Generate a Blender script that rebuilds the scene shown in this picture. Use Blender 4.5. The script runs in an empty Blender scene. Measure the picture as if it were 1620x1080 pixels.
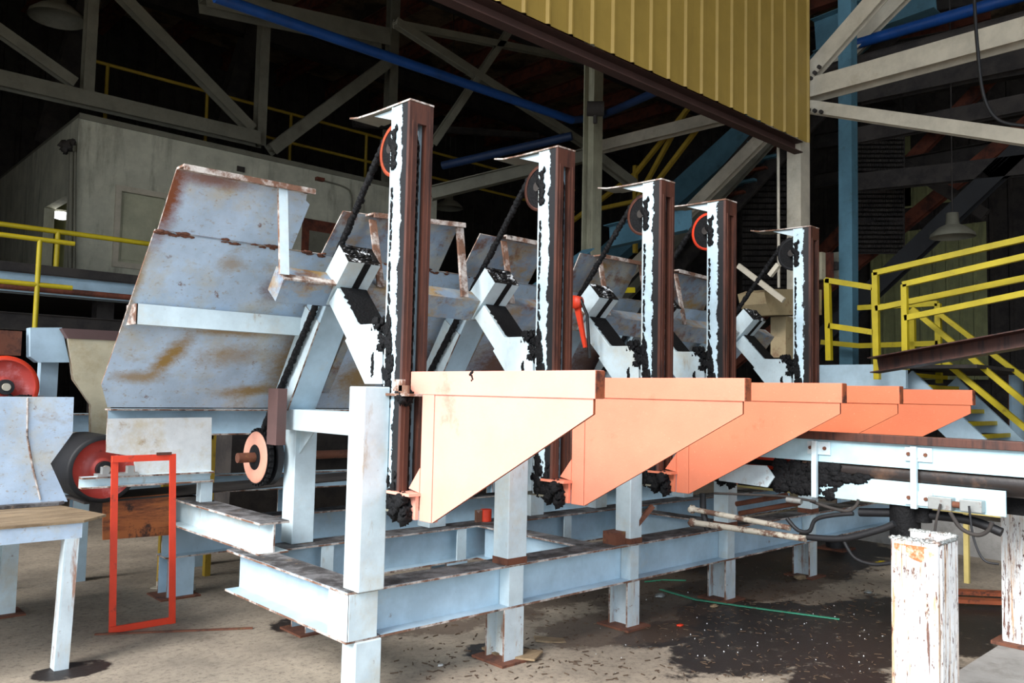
import bpy, math, random
from mathutils import Vector, Matrix, noise
random.seed(7)
C = bpy.context.scene.collection
# ------------------------------------------------------------------ camera
FPX = 1300.0; YAW = math.radians(47.2); PIT = math.radians(3.62); ROL = math.radians(1.23); EYE = 1.6
_F = Vector((math.cos(YAW)*math.cos(PIT), math.sin(YAW)*math.cos(PIT), math.sin(PIT)))
_R0 = Vector((math.sin(YAW), -math.cos(YAW), 0)); _U0 = _R0.cross(_F)
_R = _R0*math.cos(ROL) + _U0*math.sin(ROL); _U = _U0*math.cos(ROL) - _R0*math.sin(ROL)
O = Vector((0, 0, EYE))
cam = bpy.data.cameras.new('camera'); camo = bpy.data.objects.new('camera', cam); C.objects.link(camo)
cam.sensor_width = 36; cam.lens = FPX/1620*36; cam.clip_end = 200; cam.clip_start = .02
M = Matrix((_R, _U, -_F)).transposed().to_4x4(); M.translation = O
camo.matrix_world = M
bpy.context.scene.camera = camo
# ------------------------------------------------------------------ light
sc = bpy.context.scene
sc.view_settings.view_transform = 'Standard'; sc.view_settings.look = 'None'
sc.view_settings.gamma = 1; sc.view_settings.use_curve_mapping = False
sc.view_settings.exposure = 0.0
w = bpy.data.worlds.new('sky'); sc.world = w; w.use_nodes = True
wn = w.node_tree; bg = wn.nodes['Background']
tc = wn.nodes.new('ShaderNodeTexCoord'); sp = wn.nodes.new('ShaderNodeSeparateXYZ'); rp = wn.nodes.new('ShaderNodeValToRGB')
wn.links.new(tc.outputs['Generated'], sp.inputs[0]); wn.links.new(sp.outputs['Z'], rp.inputs[0])
rp.color_ramp.elements[0].color = (.84, .92, 1.0, 1); rp.color_ramp.elements[0].position = 0.0
rp.color_ramp.elements[1].color = (.62, .78, 1.0, 1); rp.color_ramp.elements[1].position = .7
wn.links.new(rp.outputs[0], bg.inputs[0]); bg.inputs[1].default_value = 2.5
def sunlamp(name, d, e, ang, col):
    l = bpy.data.lights.new(name, 'SUN'); l.energy = e; l.angle = math.radians(ang); l.color = col
    o = bpy.data.objects.new(name, l); C.objects.link(o); o.location = (-4, 0, 5)
    o.rotation_euler = Vector(d).to_track_quat('-Z', 'Y').to_euler()
sunlamp('overcast_sun', (1.0, .16, -.72), 7.4, 34, (1, .98, .96))
# ------------------------------------------------------------------ helpers
def W(px, py, X=None, Y=None, Z=None):      # the point of the surveyed photograph on a known plane
    d = _F*FPX + _R*(px-810) + _U*(540-py)
    i, v = (0, X) if X is not None else (1, Y) if Y is not None else (2, Z)
    return O + d*((v-O[i])/d[i])
def PL(px, py, n, o):
    d = _F*FPX + _R*(px-810) + _U*(540-py)
    return O + d*((Vector(o)-O).dot(n)/d.dot(n))
V = Vector
class MB:
    def __init__(s): s.v = []; s.f = []; s.m = []; s.sm = []
    def add(s, vs, fs, mi=0, smooth=False):
        b = len(s.v); s.v += [V(x) for x in vs]
        for k, f in enumerate(fs):
            s.f.append([b+i for i in f]); s.m.append(mi[k] if isinstance(mi, list) else mi); s.sm.append(smooth)
        return s
    def ob(s, c, ax, mi=None):              # oriented box, centre and three half-extent vectors
        c = V(c); a, b, d = [V(x) for x in ax]
        vs = [c + a*i + b*j + d*k for i in (-1, 1) for j in (-1, 1) for k in (-1, 1)]
        fs = [(0,1,3,2),(4,6,7,5),(0,4,5,1),(2,3,7,6),(0,2,6,4),(1,5,7,3)]
        L = [a.length*2, b.length*2, d.length*2]; th = [min(L[1],L[2])]*2 + [min(L[0],L[2])]*2 + [min(L[0],L[1])]*2
        m = [1 if t < .024 else 0 for t in th] if mi is None else mi
        if a.cross(b).dot(d) < 0: fs = [f[::-1] for f in fs]
        return s.add(vs, fs, m)
    def box(s, a, b, mi=None):
        a = V(a); b = V(b); h = (b-a)/2
        return s.ob((a+b)/2, ((abs(h.x),0,0),(0,abs(h.y),0),(0,0,abs(h.z))), mi)
    def prism(s, poly, d, side=1, mi=0):
        n = len(poly); p = [V(x) for x in poly]; d = V(d)
        nn = sum(((p[i]-p[0]).cross(p[(i+1) % n]-p[0]) for i in range(1, n-1)), V((0,0,0)))
        if nn.dot(d) < 0: p = p[::-1]
        vs = p + [x+d for x in p]
        fs = [tuple(range(n))[::-1], tuple(range(n, 2*n))] + [(i, (i+1) % n, n+(i+1) % n, n+i) for i in range(n)]
        return s.add(vs, fs, [mi, mi]+[side]*n)
    def beam(s, a, b, w, h, up=(0,0,1), kind='I', t=.012):
        a = V(a); b = V(b); x = (b-a); L = x.length; x.normalize(); z = V(up); z = (z - x*z.dot(x)).normalized(); y = z.cross(x)
        c = (a+b)/2; X = x*L/2
        if kind == 'I':
            s.ob(c + z*(h/2-t/2), (X, y*w/2, z*t/2)); s.ob(c - z*(h/2-t/2), (X, y*w/2, z*t/2)); s.ob(c, (X, y*t/2, z*(h/2-t)))
        elif kind == 'box': s.ob(c, (X, y*w/2, z*h/2))
        elif kind == 'C':
            s.ob(c + z*(h/2-t/2), (X, y*w/2, z*t/2)); s.ob(c - z*(h/2-t/2), (X, y*w/2, z*t/2)); s.ob(c + y*(w/2-t/2), (X, y*t/2, z*(h/2-t)))
        elif kind == 'L':
            s.ob(c - z*(h/2-t/2), (X, y*w/2, z*t/2)); s.ob(c + y*(w/2-t/2) + z*t/2, (X, y*t/2, z*(h/2-t/2)))
        return s
    def cyl(s, a, b, r, n=20, r2=None, mi=0, cap=1):
        a = V(a); b = V(b); r2 = r if r2 is None else r2; x = (b-a).normalized()
        u = x.orthogonal().normalized(); v = x.cross(u)
        vs = [a + (u*math.cos(q)+v*math.sin(q))*r for q in [2*math.pi*i/n for i in range(n)]] + [b + (u*math.cos(q)+v*math.sin(q))*r2 for q in [2*math.pi*i/n for i in range(n)]]
        s.add(vs, [(i, (i+1) % n, n+(i+1) % n, n+i) for i in range(n)], mi, True)
        if cap: s.add(vs, [tuple(range(n))[::-1], tuple(range(n, 2*n))], mi)
        return s
    def tube(s, pts, r, n=8, mi=0):
        pts = [V(p) for p in pts]; u = (pts[1]-pts[0]).orthogonal().normalized(); rings = []
        for i, p in enumerate(pts):
            t = (pts[min(i+1, len(pts)-1)]-pts[max(i-1, 0)]).normalized(); u = (u - t*u.dot(t)).normalized(); v = t.cross(u)
            rings += [p + (u*math.cos(2*math.pi*k/n)+v*math.sin(2*math.pi*k/n))*r for k in range(n)]
        m = len(pts)
        fs = [(i*n+k, i*n+(k+1) % n, (i+1)*n+(k+1) % n, (i+1)*n+k) for i in range(m-1) for k in range(n)]
        s.add(rings, fs, mi, True); s.add(rings, [tuple(range(n))[::-1], tuple(range((m-1)*n, m*n))], mi)
        return s
    def rings(s, c, ax, prof, n=40, mi=0, smooth=True):   # lathe: prof = (axial, radius)
        c = V(c); ax = V(ax).normalized(); u = ax.orthogonal().normalized(); v = ax.cross(u); m = len(prof)
        vs = [c + ax*h + (u*math.cos(2*math.pi*k/n)+v*math.sin(2*math.pi*k/n))*r for h, r in prof for k in range(n)]
        s.add(vs, [(i*n+k, i*n+(k+1) % n, (i+1)*n+(k+1) % n, (i+1)*n+k) for i in range(m-1) for k in range(n)], mi, smooth)
        return s
    def disc(s, c, ax, r, t, ri=0, n=40, mi=0):
        if ri: pr = [(-t/2, ri), (-t/2, r), (t/2, r), (t/2, ri), (-t/2, ri)]
        else: pr = [(-t/2, .0005), (-t/2, r), (t/2, r), (t/2, .0005)]
        return s.rings(c, ax, pr, n, mi, False)
    def lump(s, c, r, sq=(1, 1, 1), rough=.5, n=10, mi=0):
        c = V(c); m = n*2; vs = []; sd = V((random.random()*50, random.random()*50, 3))
        for i in range(n+1):
            for j in range(m):
                a = math.pi*i/n; b = 2*math.pi*j/m
                d = V((math.sin(a)*math.cos(b), math.sin(a)*math.sin(b), math.cos(a)))
                q = r*(1 + rough*noise.noise(d*2.3+sd) + rough*.5*noise.noise(d*6+sd))
                vs.append(c + V((d.x*sq[0], d.y*sq[1], d.z*sq[2]))*q)
        return s.add(vs, [(i*m+j, (i+1)*m+j, (i+1)*m+(j+1) % m, i*m+(j+1) % m) for i in range(n) for j in range(m)], mi, True)
def base(o):
    p = V((0,0,0))
    while o: p = p + o.location; o = o.parent
    return p
def part(name, mb, mats, parent=None, bevel=0, label=None):
    if not isinstance(mats, (list, tuple)): mats = [mats]
    off = base(parent) if parent else V((0,0,0))
    if parent is None and mb.v:
        xs = [v.x for v in mb.v]; ys = [v.y for v in mb.v]; zs = [v.z for v in mb.v]
        off = V(((min(xs)+max(xs))/2, (min(ys)+max(ys))/2, min(zs)))
    me = bpy.data.meshes.new(name); me.from_pydata([v-off for v in mb.v], [], mb.f)
    for m in mats: me.materials.append(m)
    if len(mats) == 1: me.materials.append(mats[0])
    k = len(me.materials)
    for p, mi, sm in zip(me.polygons, mb.m, mb.sm): p.material_index = min(mi, k-1); p.use_smooth = sm
    me.update()
    o = bpy.data.objects.new(name, me); C.objects.link(o)
    if parent: o.parent = parent
    else: o.location = off
    if bevel:
        b = o.modifiers.new('bevel', 'BEVEL'); b.width = bevel; b.segments = 2; b.limit_method = 'ANGLE'
    if label: o['label'] = label
    if name == 'grease': o['kind'] = 'stuff'
    return o
def tag(o, label, cat, group=None, kind=None):
    if label: o['label'] = label
    if cat: o['category'] = cat
    if group: o['group'] = group
    if kind: o['kind'] = kind
    return o
def thing(name, loc, label, cat, group=None):
    o = bpy.data.objects.new(name, None); C.objects.link(o); o.location = loc; o.empty_display_size = .1
    return tag(o, label, cat, group)
def one(name, mb, mats, label, cat, group=None, bevel=0): return tag(part(name, mb, mats, None, bevel), label, cat, group)
def struct(name, mb, mats): return tag(part(name, mb, mats), None, None, None, 'structure')
def copy_tree(o, dx, label, parent=None):
    c = o.copy(); C.objects.link(c)
    if parent: c.parent = parent
    else: c.location = o.location + V((dx, 0, 0)); c['label'] = label
    for ch in o.children: copy_tree(ch, dx, label, c)
    return c
# ------------------------------------------------------------------ materials
def srgb(r, g, b):
    f = lambda c: (c/255/12.92 if c/255 <= .04045 else ((c/255+.055)/1.055)**2.4)
    return (f(r), f(g), f(b), 1)
one3 = (1, 1, 1)
def mat(name, col, rough=.6, metal=0, layers=(), bump=.15, bscale=40, spec=.5, var=.12, vscale=3, spots=()):
    m = bpy.data.materials.new(name); m.use_nodes = True; nt = m.node_tree; N = nt.nodes; L = nt.links
    b = N['Principled BSDF']; b.inputs['Roughness'].default_value = rough; b.inputs['Metallic'].default_value = metal
    b.inputs['Specular IOR Level'].default_value = spec
    g = N.new('ShaderNodeNewGeometry'); pos = g.outputs['Position']
    def nz(scale, det=6, ro=.65, mp=(1,1,1), off=0):
        mm = N.new('ShaderNodeMapping'); mm.inputs['Scale'].default_value = mp; mm.inputs['Location'].default_value = (off, off*.7, off*1.3)
        L.new(pos, mm.inputs[0]); n = N.new('ShaderNodeTexNoise'); n.inputs['Scale'].default_value = scale
        n.inputs['Detail'].default_value = det; n.inputs['Roughness'].default_value = ro; L.new(mm.outputs[0], n.inputs['Vector']); return n.outputs['Fac']
    def ramp(src, a, c):
        r = N.new('ShaderNodeMapRange'); r.inputs[1].default_value = a; r.inputs[2].default_value = c; r.clamp = True; L.new(src, r.inputs[0]); return r.outputs[0]
    def mix(f, a, c):
        x = N.new('ShaderNodeMix'); x.data_type = 'RGBA'; L.new(f, x.inputs[0])
        for s, q in ((a, 6), (c, 7)):
            if hasattr(s, 'links'): L.new(s, x.inputs[q])
            else: x.inputs[q].default_value = s
        return x.outputs[2]
    dk = tuple(c*(1-var*2.2) for c in col[:3])+(1,)
    cur = mix(ramp(nz(vscale, 5), .35, .65), col, dk)
    for i, ly in enumerate(layers):         # (colour, lo, hi, scale, mapping, strength)
        c, lo, hi, s, mp, st = ly
        f = ramp(nz(s, 9, .72, mp, 3.1*i+1.7), lo, hi)
        k = N.new('ShaderNodeMath'); k.operation = 'MULTIPLY'; k.inputs[1].default_value = st; L.new(f, k.inputs[0])
        cur = mix(k.outputs[0], cur, c)
    for j, (cx, cz, rx, rz, rot, c, st, rag) in enumerate(spots):   # stains with their own place and shape, in the X-Z plane
        sx = N.new('ShaderNodeSeparateXYZ'); L.new(pos, sx.inputs[0])
        cb = N.new('ShaderNodeCombineXYZ'); L.new(sx.outputs['X'], cb.inputs[0]); L.new(sx.outputs['Z'], cb.inputs[1])
        q = N.new('ShaderNodeMapping'); q.vector_type = 'TEXTURE'; q.inputs['Location'].default_value = (cx, cz, 0); q.inputs['Rotation'].default_value = (0, 0, rot); q.inputs['Scale'].default_value = (rx, rz, 1); L.new(cb.outputs[0], q.inputs[0])
        le = N.new('ShaderNodeVectorMath'); le.operation = 'LENGTH'; L.new(q.outputs[0], le.inputs[0])
        ad = N.new('ShaderNodeMath'); ad.operation = 'MULTIPLY_ADD'; L.new(nz(13, 10, .9, (1, 1, 1.8), j*2.3), ad.inputs[0]); rag *= 1.5; ad.inputs[1].default_value = rag; L.new(le.outputs['Value'], ad.inputs[2])
        f = ramp(ad.outputs[0], 1+rag*.5, .25+rag*.5)
        k = N.new('ShaderNodeMath'); k.operation = 'MULTIPLY'; k.inputs[1].default_value = st; L.new(f, k.inputs[0])
        cur = mix(k.outputs[0], cur, c)
    L.new(cur, b.inputs['Base Color'])
    if bump:
        bp = N.new('ShaderNodeBump'); bp.inputs['Strength'].default_value = bump; bp.inputs['Distance'].default_value = .01
        L.new(nz(bscale, 4), bp.inputs['Height']); L.new(bp.outputs[0], b.inputs['Normal'])
    m['nodes'] = 1
    return m
RU = srgb(110, 68, 42); OC = srgb(150, 118, 62); BK = srgb(18, 17, 18); TAN = srgb(190, 175, 140)
one3 = (1, 1, 1); drip = (6, 6, .5)
paint = mat('pale_blue_paint', srgb(208, 225, 230), .45, 0, [(TAN, .52, .74, 2.5, one3, .55), (RU, .64, .70, 6, one3, .8), (OC, .60, .72, 3.2, (3, 3, .8), .6), (BK, .69, .72, 18, one3, .8)], .08)
paint_shaded = mat('shaded_pale_blue_paint', srgb(180, 205, 219), .5, 0, [(TAN, .6, .76, 2.5, one3, .45), (RU, .67, .73, 6, one3, .8), (BK, .68, .74, 9, one3, .6)], .08)  # bluer copy of the pale paint, with the beams' shading in its colour
RUST2 = srgb(120, 62, 28)
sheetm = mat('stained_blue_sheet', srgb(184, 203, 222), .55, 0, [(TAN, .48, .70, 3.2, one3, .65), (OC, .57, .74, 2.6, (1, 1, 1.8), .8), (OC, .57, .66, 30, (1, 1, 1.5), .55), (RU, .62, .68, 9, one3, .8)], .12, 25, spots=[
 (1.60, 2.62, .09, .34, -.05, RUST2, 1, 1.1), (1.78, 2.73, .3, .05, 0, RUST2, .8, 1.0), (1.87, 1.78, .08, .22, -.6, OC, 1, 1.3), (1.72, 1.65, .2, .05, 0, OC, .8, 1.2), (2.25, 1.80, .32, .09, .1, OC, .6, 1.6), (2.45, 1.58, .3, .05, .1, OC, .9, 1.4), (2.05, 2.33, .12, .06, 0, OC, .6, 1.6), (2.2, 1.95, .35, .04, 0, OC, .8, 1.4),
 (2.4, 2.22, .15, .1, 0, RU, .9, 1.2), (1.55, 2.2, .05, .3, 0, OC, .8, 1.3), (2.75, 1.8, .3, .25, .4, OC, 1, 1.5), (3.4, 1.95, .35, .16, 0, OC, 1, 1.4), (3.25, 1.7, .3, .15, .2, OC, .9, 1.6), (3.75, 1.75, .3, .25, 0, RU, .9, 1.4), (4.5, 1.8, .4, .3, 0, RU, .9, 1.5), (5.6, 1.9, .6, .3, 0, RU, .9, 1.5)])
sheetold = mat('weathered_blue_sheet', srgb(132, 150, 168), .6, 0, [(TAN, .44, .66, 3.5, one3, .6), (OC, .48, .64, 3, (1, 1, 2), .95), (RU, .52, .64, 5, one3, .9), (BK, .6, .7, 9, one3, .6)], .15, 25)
rustedge = mat('rusty_steel_edge', srgb(122, 86, 66), .8, 0, [(srgb(205, 198, 190), .46, .58, 7, one3, .85), (srgb(56, 40, 34), .56, .64, 12, one3, .85)], .3)
rust = mat('rust', srgb(110, 66, 46), .85, 0, [(srgb(60, 36, 28), .5, .62, 10, one3, .8), (OC, .6, .7, 6, one3, .6)], .4)
brown = mat('red_oxide_primer', srgb(88, 52, 40), .45, 0, [(srgb(36, 24, 22), .48, .62, 3, drip, .85), (srgb(150, 110, 90), .68, .75, 14, one3, .6)], .1)
brownflat = mat('brown_primer', srgb(98, 72, 68), .6, 0, [(srgb(60, 40, 36), .6, .75, 5, one3, .5)], .05)
grease = mat('black_grease', srgb(12, 12, 14), .7, 0, [(srgb(34, 31, 30), .55, .7, 20, one3, .7)], .9, 60, spec=.25)
blackm = mat('black_rubber', srgb(24, 24, 27), .6, 0, [(srgb(70, 66, 62), .58, .75, 6, one3, .5)], .2)
dirtytop = mat('dirty_flange', srgb(120, 118, 118), .8, 0, [(srgb(45, 40, 38), .42, .56, 5, one3, .9), (srgb(150, 125, 95), .6, .68, 10, one3, .7)], .4)
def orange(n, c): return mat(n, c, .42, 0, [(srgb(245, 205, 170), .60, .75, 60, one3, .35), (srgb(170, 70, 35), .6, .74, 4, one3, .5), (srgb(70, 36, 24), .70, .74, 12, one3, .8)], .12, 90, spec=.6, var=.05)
or1 = orange('glare_pale_orange_paint', srgb(234, 164, 144)); or2 = orange('glare_tinted_orange_paint', srgb(226, 136, 108)); or3 = orange('orange_paint', srgb(216, 124, 92)); or4 = orange('strong_orange_paint', srgb(206, 110, 74))  # nearer forks get paler copies; the glare on them is in the colour
orangeedge = mat('chipped_orange_edge', srgb(150, 75, 40), .7, 0, [(srgb(60, 30, 22), .5, .6, 10, one3, .9)], .3)
redor = mat('bright_orange_red_paint', srgb(222, 62, 30), .5, 0, [(srgb(120, 50, 35), .58, .66, 8, one3, .7), (BK, .7, .74, 14, one3, .8)], .1)
red = mat('worn_red_paint', srgb(200, 75, 65), .4, 0, [(srgb(225, 150, 150), .5, .62, 4, one3, .6), (srgb(70, 30, 28), .6, .68, 9, one3, .8)], .1)
salmon = mat('salmon_paint', srgb(226, 160, 135), .5, 0, [(srgb(120, 70, 55), .6, .68, 8, one3, .8)], .1)
chainm = mat('greasy_chain_steel', srgb(26, 23, 22), .45, .4, [(srgb(80, 55, 42), .55, .66, 15, one3, .8)], .4)
cream = mat('cream_stained_steel', srgb(208, 196, 165), .6, 0, [(OC, .52, .72, 3, one3, .6), (RU, .62, .7, 6, one3, .7)], .1)
yellow = mat('yellow_rail_paint', srgb(200, 178, 24), .5, 0, [(srgb(120, 90, 30), .62, .7, 8, one3, .7)], .05)
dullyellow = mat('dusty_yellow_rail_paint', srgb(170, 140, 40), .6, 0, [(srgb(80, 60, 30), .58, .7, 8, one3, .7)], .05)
siding = mat('yellow_corrugated_siding', srgb(160, 132, 62), .5, 0, [(srgb(110, 84, 40), .55, .8, 3, (5, 5, .4), .45), (RU, .72, .75, 14, one3, .8)], .03, var=.06)
graysteel = mat('grey_white_column_paint', srgb(198, 188, 168), .6, 0, [(srgb(140, 122, 95), .56, .72, 3, one3, .5), (srgb(70, 50, 40), .7, .74, 12, one3, .8)], .08)
darkbrown = mat('dark_brown_edge_trim', srgb(66, 40, 32), .8, 0, (), .1)
olive = mat('olive_grey_paint', srgb(160, 156, 132), .7, 0, [(srgb(90, 84, 70), .52, .7, 3, (3, 3, .4), .6)], .08)
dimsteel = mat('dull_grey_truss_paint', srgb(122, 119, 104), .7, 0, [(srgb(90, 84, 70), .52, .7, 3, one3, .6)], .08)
teal = mat('teal_blue_steel', srgb(88, 132, 150), .6, 0, [(srgb(60, 80, 80), .55, .7, 4, one3, .6)], .08)
bluepipe_dim = mat('shaded_blue_pipe_paint', srgb(20, 46, 84), .6, 0, (), .02)  # dim copy of the blue pipe paint, shade mixed into the colour
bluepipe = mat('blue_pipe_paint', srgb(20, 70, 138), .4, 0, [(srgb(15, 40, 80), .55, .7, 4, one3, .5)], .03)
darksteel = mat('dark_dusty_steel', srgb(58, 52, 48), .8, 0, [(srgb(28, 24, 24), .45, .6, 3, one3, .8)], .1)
redbrown = mat('dark_red_purlin', srgb(120, 62, 42), .8, 0, [(srgb(45, 26, 20), .45, .62, 4, one3, .8)], .1)
roofm = mat('dark_roof_deck', srgb(170, 145, 115), .9, 0, [(srgb(30, 26, 24), .45, .6, .8, one3, .8)], .1)
boothm = mat('white_stained_block_wall', srgb(200, 198, 178), .85, 0, [(srgb(95, 90, 78), .52, .72, 1.6, (2.5, 2.5, .35), .75), (srgb(120, 112, 90), .6, .75, 2, one3, .5)], .2, 15)
legm = mat('white_leg_paint_with_rust', srgb(206, 218, 222), .5, 0, [(TAN, .5, .7, 3, (3, 3, .6), .6), (srgb(140, 88, 50), .56, .66, 4, (3, 3, .5), .85), (RU, .60, .66, 16, one3, .7)], .1)
rimor = mat('dull_orange_rim_paint', srgb(186, 84, 54), .5, 0, [(srgb(90, 45, 34), .55, .65, 9, one3, .7)], .1)
concrete = None
wood = mat('weathered_plywood', srgb(150, 128, 98), .8, 0, [(srgb(90, 70, 48), .45, .62, 3, (1, 8, 1), .7), (srgb(60, 48, 36), .6, .7, 6, one3, .6)], .3)
ply = mat('orange_brown_plywood', srgb(170, 95, 45), .7, 0, [(srgb(80, 38, 22), .46, .6, 3, (1, 1, 6), .8), (srgb(28, 18, 16), .56, .62, 4, (1, 1, .7), .9)], .1)
glassdim = mat('cream_window_blind', srgb(190, 188, 160), .4, 0, (), 0)
green = mat('green_strap', srgb(70, 165, 130), .5, 0, (), 0)
galv = mat('galvanised_box', srgb(165, 168, 165), .4, .5, [(RU, .56, .66, 8, one3, .7)], .1)
paleleg = mat('pale_yellow_steel', srgb(200, 180, 110), .6, 0, [(RU, .6, .7, 6, one3, .6)], .1)
litter = mat('pale_litter', srgb(200, 200, 195), .8, 0, (), 0)
drygrass = mat('straw_litter', srgb(84, 66, 50), .9, 0, (), 0)
streak = mat('white_paint_with_rust_streaks', srgb(232, 232, 230), .5, 0, [(srgb(170, 120, 60), .51, .62, 6, (6, 6, .3), .85), (srgb(90, 50, 34), .56, .59, 8, (5, 5, .4), .95), (srgb(80, 42, 30), .57, .60, 30, (2, 2, .6), .95), (srgb(190, 170, 130), .55, .7, 40, one3, .4)], .15)
def floor_mat():
    m = bpy.data.materials.new('oil_stained_concrete'); m.use_nodes = True; N = m.node_tree.nodes; L = m.node_tree.links
    b = N['Principled BSDF']; g = N.new('ShaderNodeNewGeometry'); P = g.outputs['Position']
    def nz(s, d=8, r=.7, off=0):
        mm = N.new('ShaderNodeMapping'); mm.inputs['Location'].default_value = (off, off, 0); L.new(P, mm.inputs[0])
        n = N.new('ShaderNodeTexNoise'); n.inputs['Scale'].default_value = s; n.inputs['Detail'].default_value = d; n.inputs['Roughness'].default_value = r
        L.new(mm.outputs[0], n.inputs['Vector']); return n.outputs['Fac']
    def mth(op, a, c, cl=False):
        k = N.new('ShaderNodeMath'); k.operation = op; k.use_clamp = cl
        for i, s in enumerate((a, c)):
            if hasattr(s, 'links'): L.new(s, k.inputs[i])
            else: k.inputs[i].default_value = s
        return k.outputs[0]
    def rng(s, a, c):
        r = N.new('ShaderNodeMapRange'); r.inputs[1].default_value = a; r.inputs[2].default_value = c; L.new(s, r.inputs[0]); return r.outputs[0]
    def mix(f, a, c):
        x = N.new('ShaderNodeMix'); x.data_type = 'RGBA'; L.new(f, x.inputs[0])
        for s, q in ((a, 6), (c, 7)):
            if hasattr(s, 'links'): L.new(s, x.inputs[q])
            else: x.inputs[q].default_value = s
        return x.outputs[2]
    cur = mix(rng(nz(1.3), .35, .65), srgb(160, 147, 129), srgb(118, 108, 95))
    cur = mix(rng(nz(25, 6, .8), .5, .68), cur, srgb(92, 82, 72))
    cur = mix(rng(nz(70, 3, .8, 5), .64, .7), cur, srgb(58, 46, 38))
    # oil and sawdust stains where the machine drips
    def spot(cx, cy, rx, ry, rag):
        s = N.new('ShaderNodeMapping'); s.inputs['Location'].default_value = (-cx/rx, -cy/ry, 0); s.inputs['Scale'].default_value = (1/rx, 1/ry, 0); L.new(P, s.inputs[0])
        v = N.new('ShaderNodeVectorMath'); v.operation = 'LENGTH'; L.new(s.outputs[0], v.inputs[0])
        return rng(mth('ADD', v.outputs['Value'], mth('MULTIPLY', mth('SUBTRACT', nz(2.2, 10, .72, cx), .5), rag)), 1.05, .93)
    wet = None
    for a in ((4.95, 2.85, .8, .42, 1.7), (5.45, 3.25, .75, .32, 1.8), (6.1, 2.8, .9, .35, 1.8), (5.7, 2.45, .9, .42, 1.8), (4.7, 3.45, .5, .22, 2.2), (6.5, 2.2, 1.3, .35, 1.6), (5.5, 3.6, .5, .22, 2.2), (6.1, 4.05, .5, .22, 2.0), (4.7, 2.25, .35, .25, 2.0), (8.0, 4.4, 1.6, .9, 2), (1.42, 5.12, .2, .14, 1.8), (3.0, 5.15, .35, .2, 2.0), (3.5, 3.88, .2, .2, 2.2), (5.2, 1.4, 1.0, .5, 1.6)):
        s = spot(*a); wet = s if wet is None else mth('MAXIMUM', wet, s)
    cur = mix(mth('MULTIPLY', wet, rng(nz(9, 6, .8, 2), .3, .42)), cur, srgb(38, 31, 28))
    dust = None
    for a in ((4.65, 3.75, .75, .4, 2.0), (6.6, 4.2, 1.6, .8, 1.8), (4.5, 5.0, 1.8, .7, 2)):
        s = spot(*a); dust = s if dust is None else mth('MAXIMUM', dust, s)
    cur = mix(mth('MULTIPLY', dust, .75), cur, srgb(70, 54, 42))
    L.new(cur, b.inputs['Base Color'])
    L.new(rng(wet, 0, 1), b.inputs['Roughness']); 
    rr = N.new('ShaderNodeMapRange'); rr.inputs[3].default_value = .85; rr.inputs[4].default_value = .5; L.new(wet, rr.inputs[0]); L.new(rr.outputs[0], b.inputs['Roughness'])
    bp = N.new('ShaderNodeBump'); bp.inputs['Strength'].default_value = .25; bp.inputs['Distance'].default_value = .01; L.new(nz(30), bp.inputs['Height']); L.new(bp.outputs[0], b.inputs['Normal'])
    return m
floorm = floor_mat(); concm = mat('pale_concrete', srgb(150, 147, 142), .85, 0, [(srgb(100, 96, 90), .5, .65, 6, one3, .5)], .3)
def emis(name, col, e):
    m = bpy.data.materials.new(name); m.use_nodes = True; b = m.node_tree.nodes['Principled BSDF']
    b.inputs['Base Color'].default_value = col; b.inputs['Emission Color'].default_value = col; b.inputs['Emission Strength'].default_value = e; return m
lampglow = emis('lit_lamp', (.95, .98, 1, 1), 6)
def greasy(name, y0, wob, basecol):
    # painted side plate with a ragged grease band along its front edge (the dirt sits in object space)
    m = mat(name, basecol, .5, 0, [(TAN, .6, .75, 4, (1, 1, .3), .4), (BK, .66, .72, 14, one3, .9)], .1)
    N = m.node_tree.nodes; L = m.node_tree.links; b = N['Principled BSDF']
    src = b.inputs['Base Color'].links[0].from_socket
    t = N.new('ShaderNodeTexCoord'); s = N.new('ShaderNodeSeparateXYZ'); L.new(t.outputs['Object'], s.inputs[0])
    mp = N.new('ShaderNodeMapping'); mp.inputs['Scale'].default_value = (1, 1, .9); g = N.new('ShaderNodeNewGeometry'); L.new(g.outputs['Position'], mp.inputs[0])
    n = N.new('ShaderNodeTexNoise'); n.inputs['Scale'].default_value = 11; n.inputs['Detail'].default_value = 9; n.inputs['Roughness'].default_value = .75; L.new(mp.outputs[0], n.inputs['Vector'])
    a = N.new('ShaderNodeMath'); a.operation = 'MULTIPLY_ADD'; a.inputs[1].default_value = wob; a.inputs[2].default_value = y0 - wob*.5; L.new(n.outputs['Fac'], a.inputs[0])
    c = N.new('ShaderNodeMath'); c.operation = 'LESS_THAN'; L.new(s.outputs['Y'], c.inputs[0]); L.new(a.outputs[0], c.inputs[1])
    x = N.new('ShaderNodeMix'); x.data_type = 'RGBA'; L.new(c.outputs[0], x.inputs[0]); L.new(src, x.inputs[6]); x.inputs[7].default_value = BK
    L.new(x.outputs[2], b.inputs['Base Color']); return m
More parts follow.
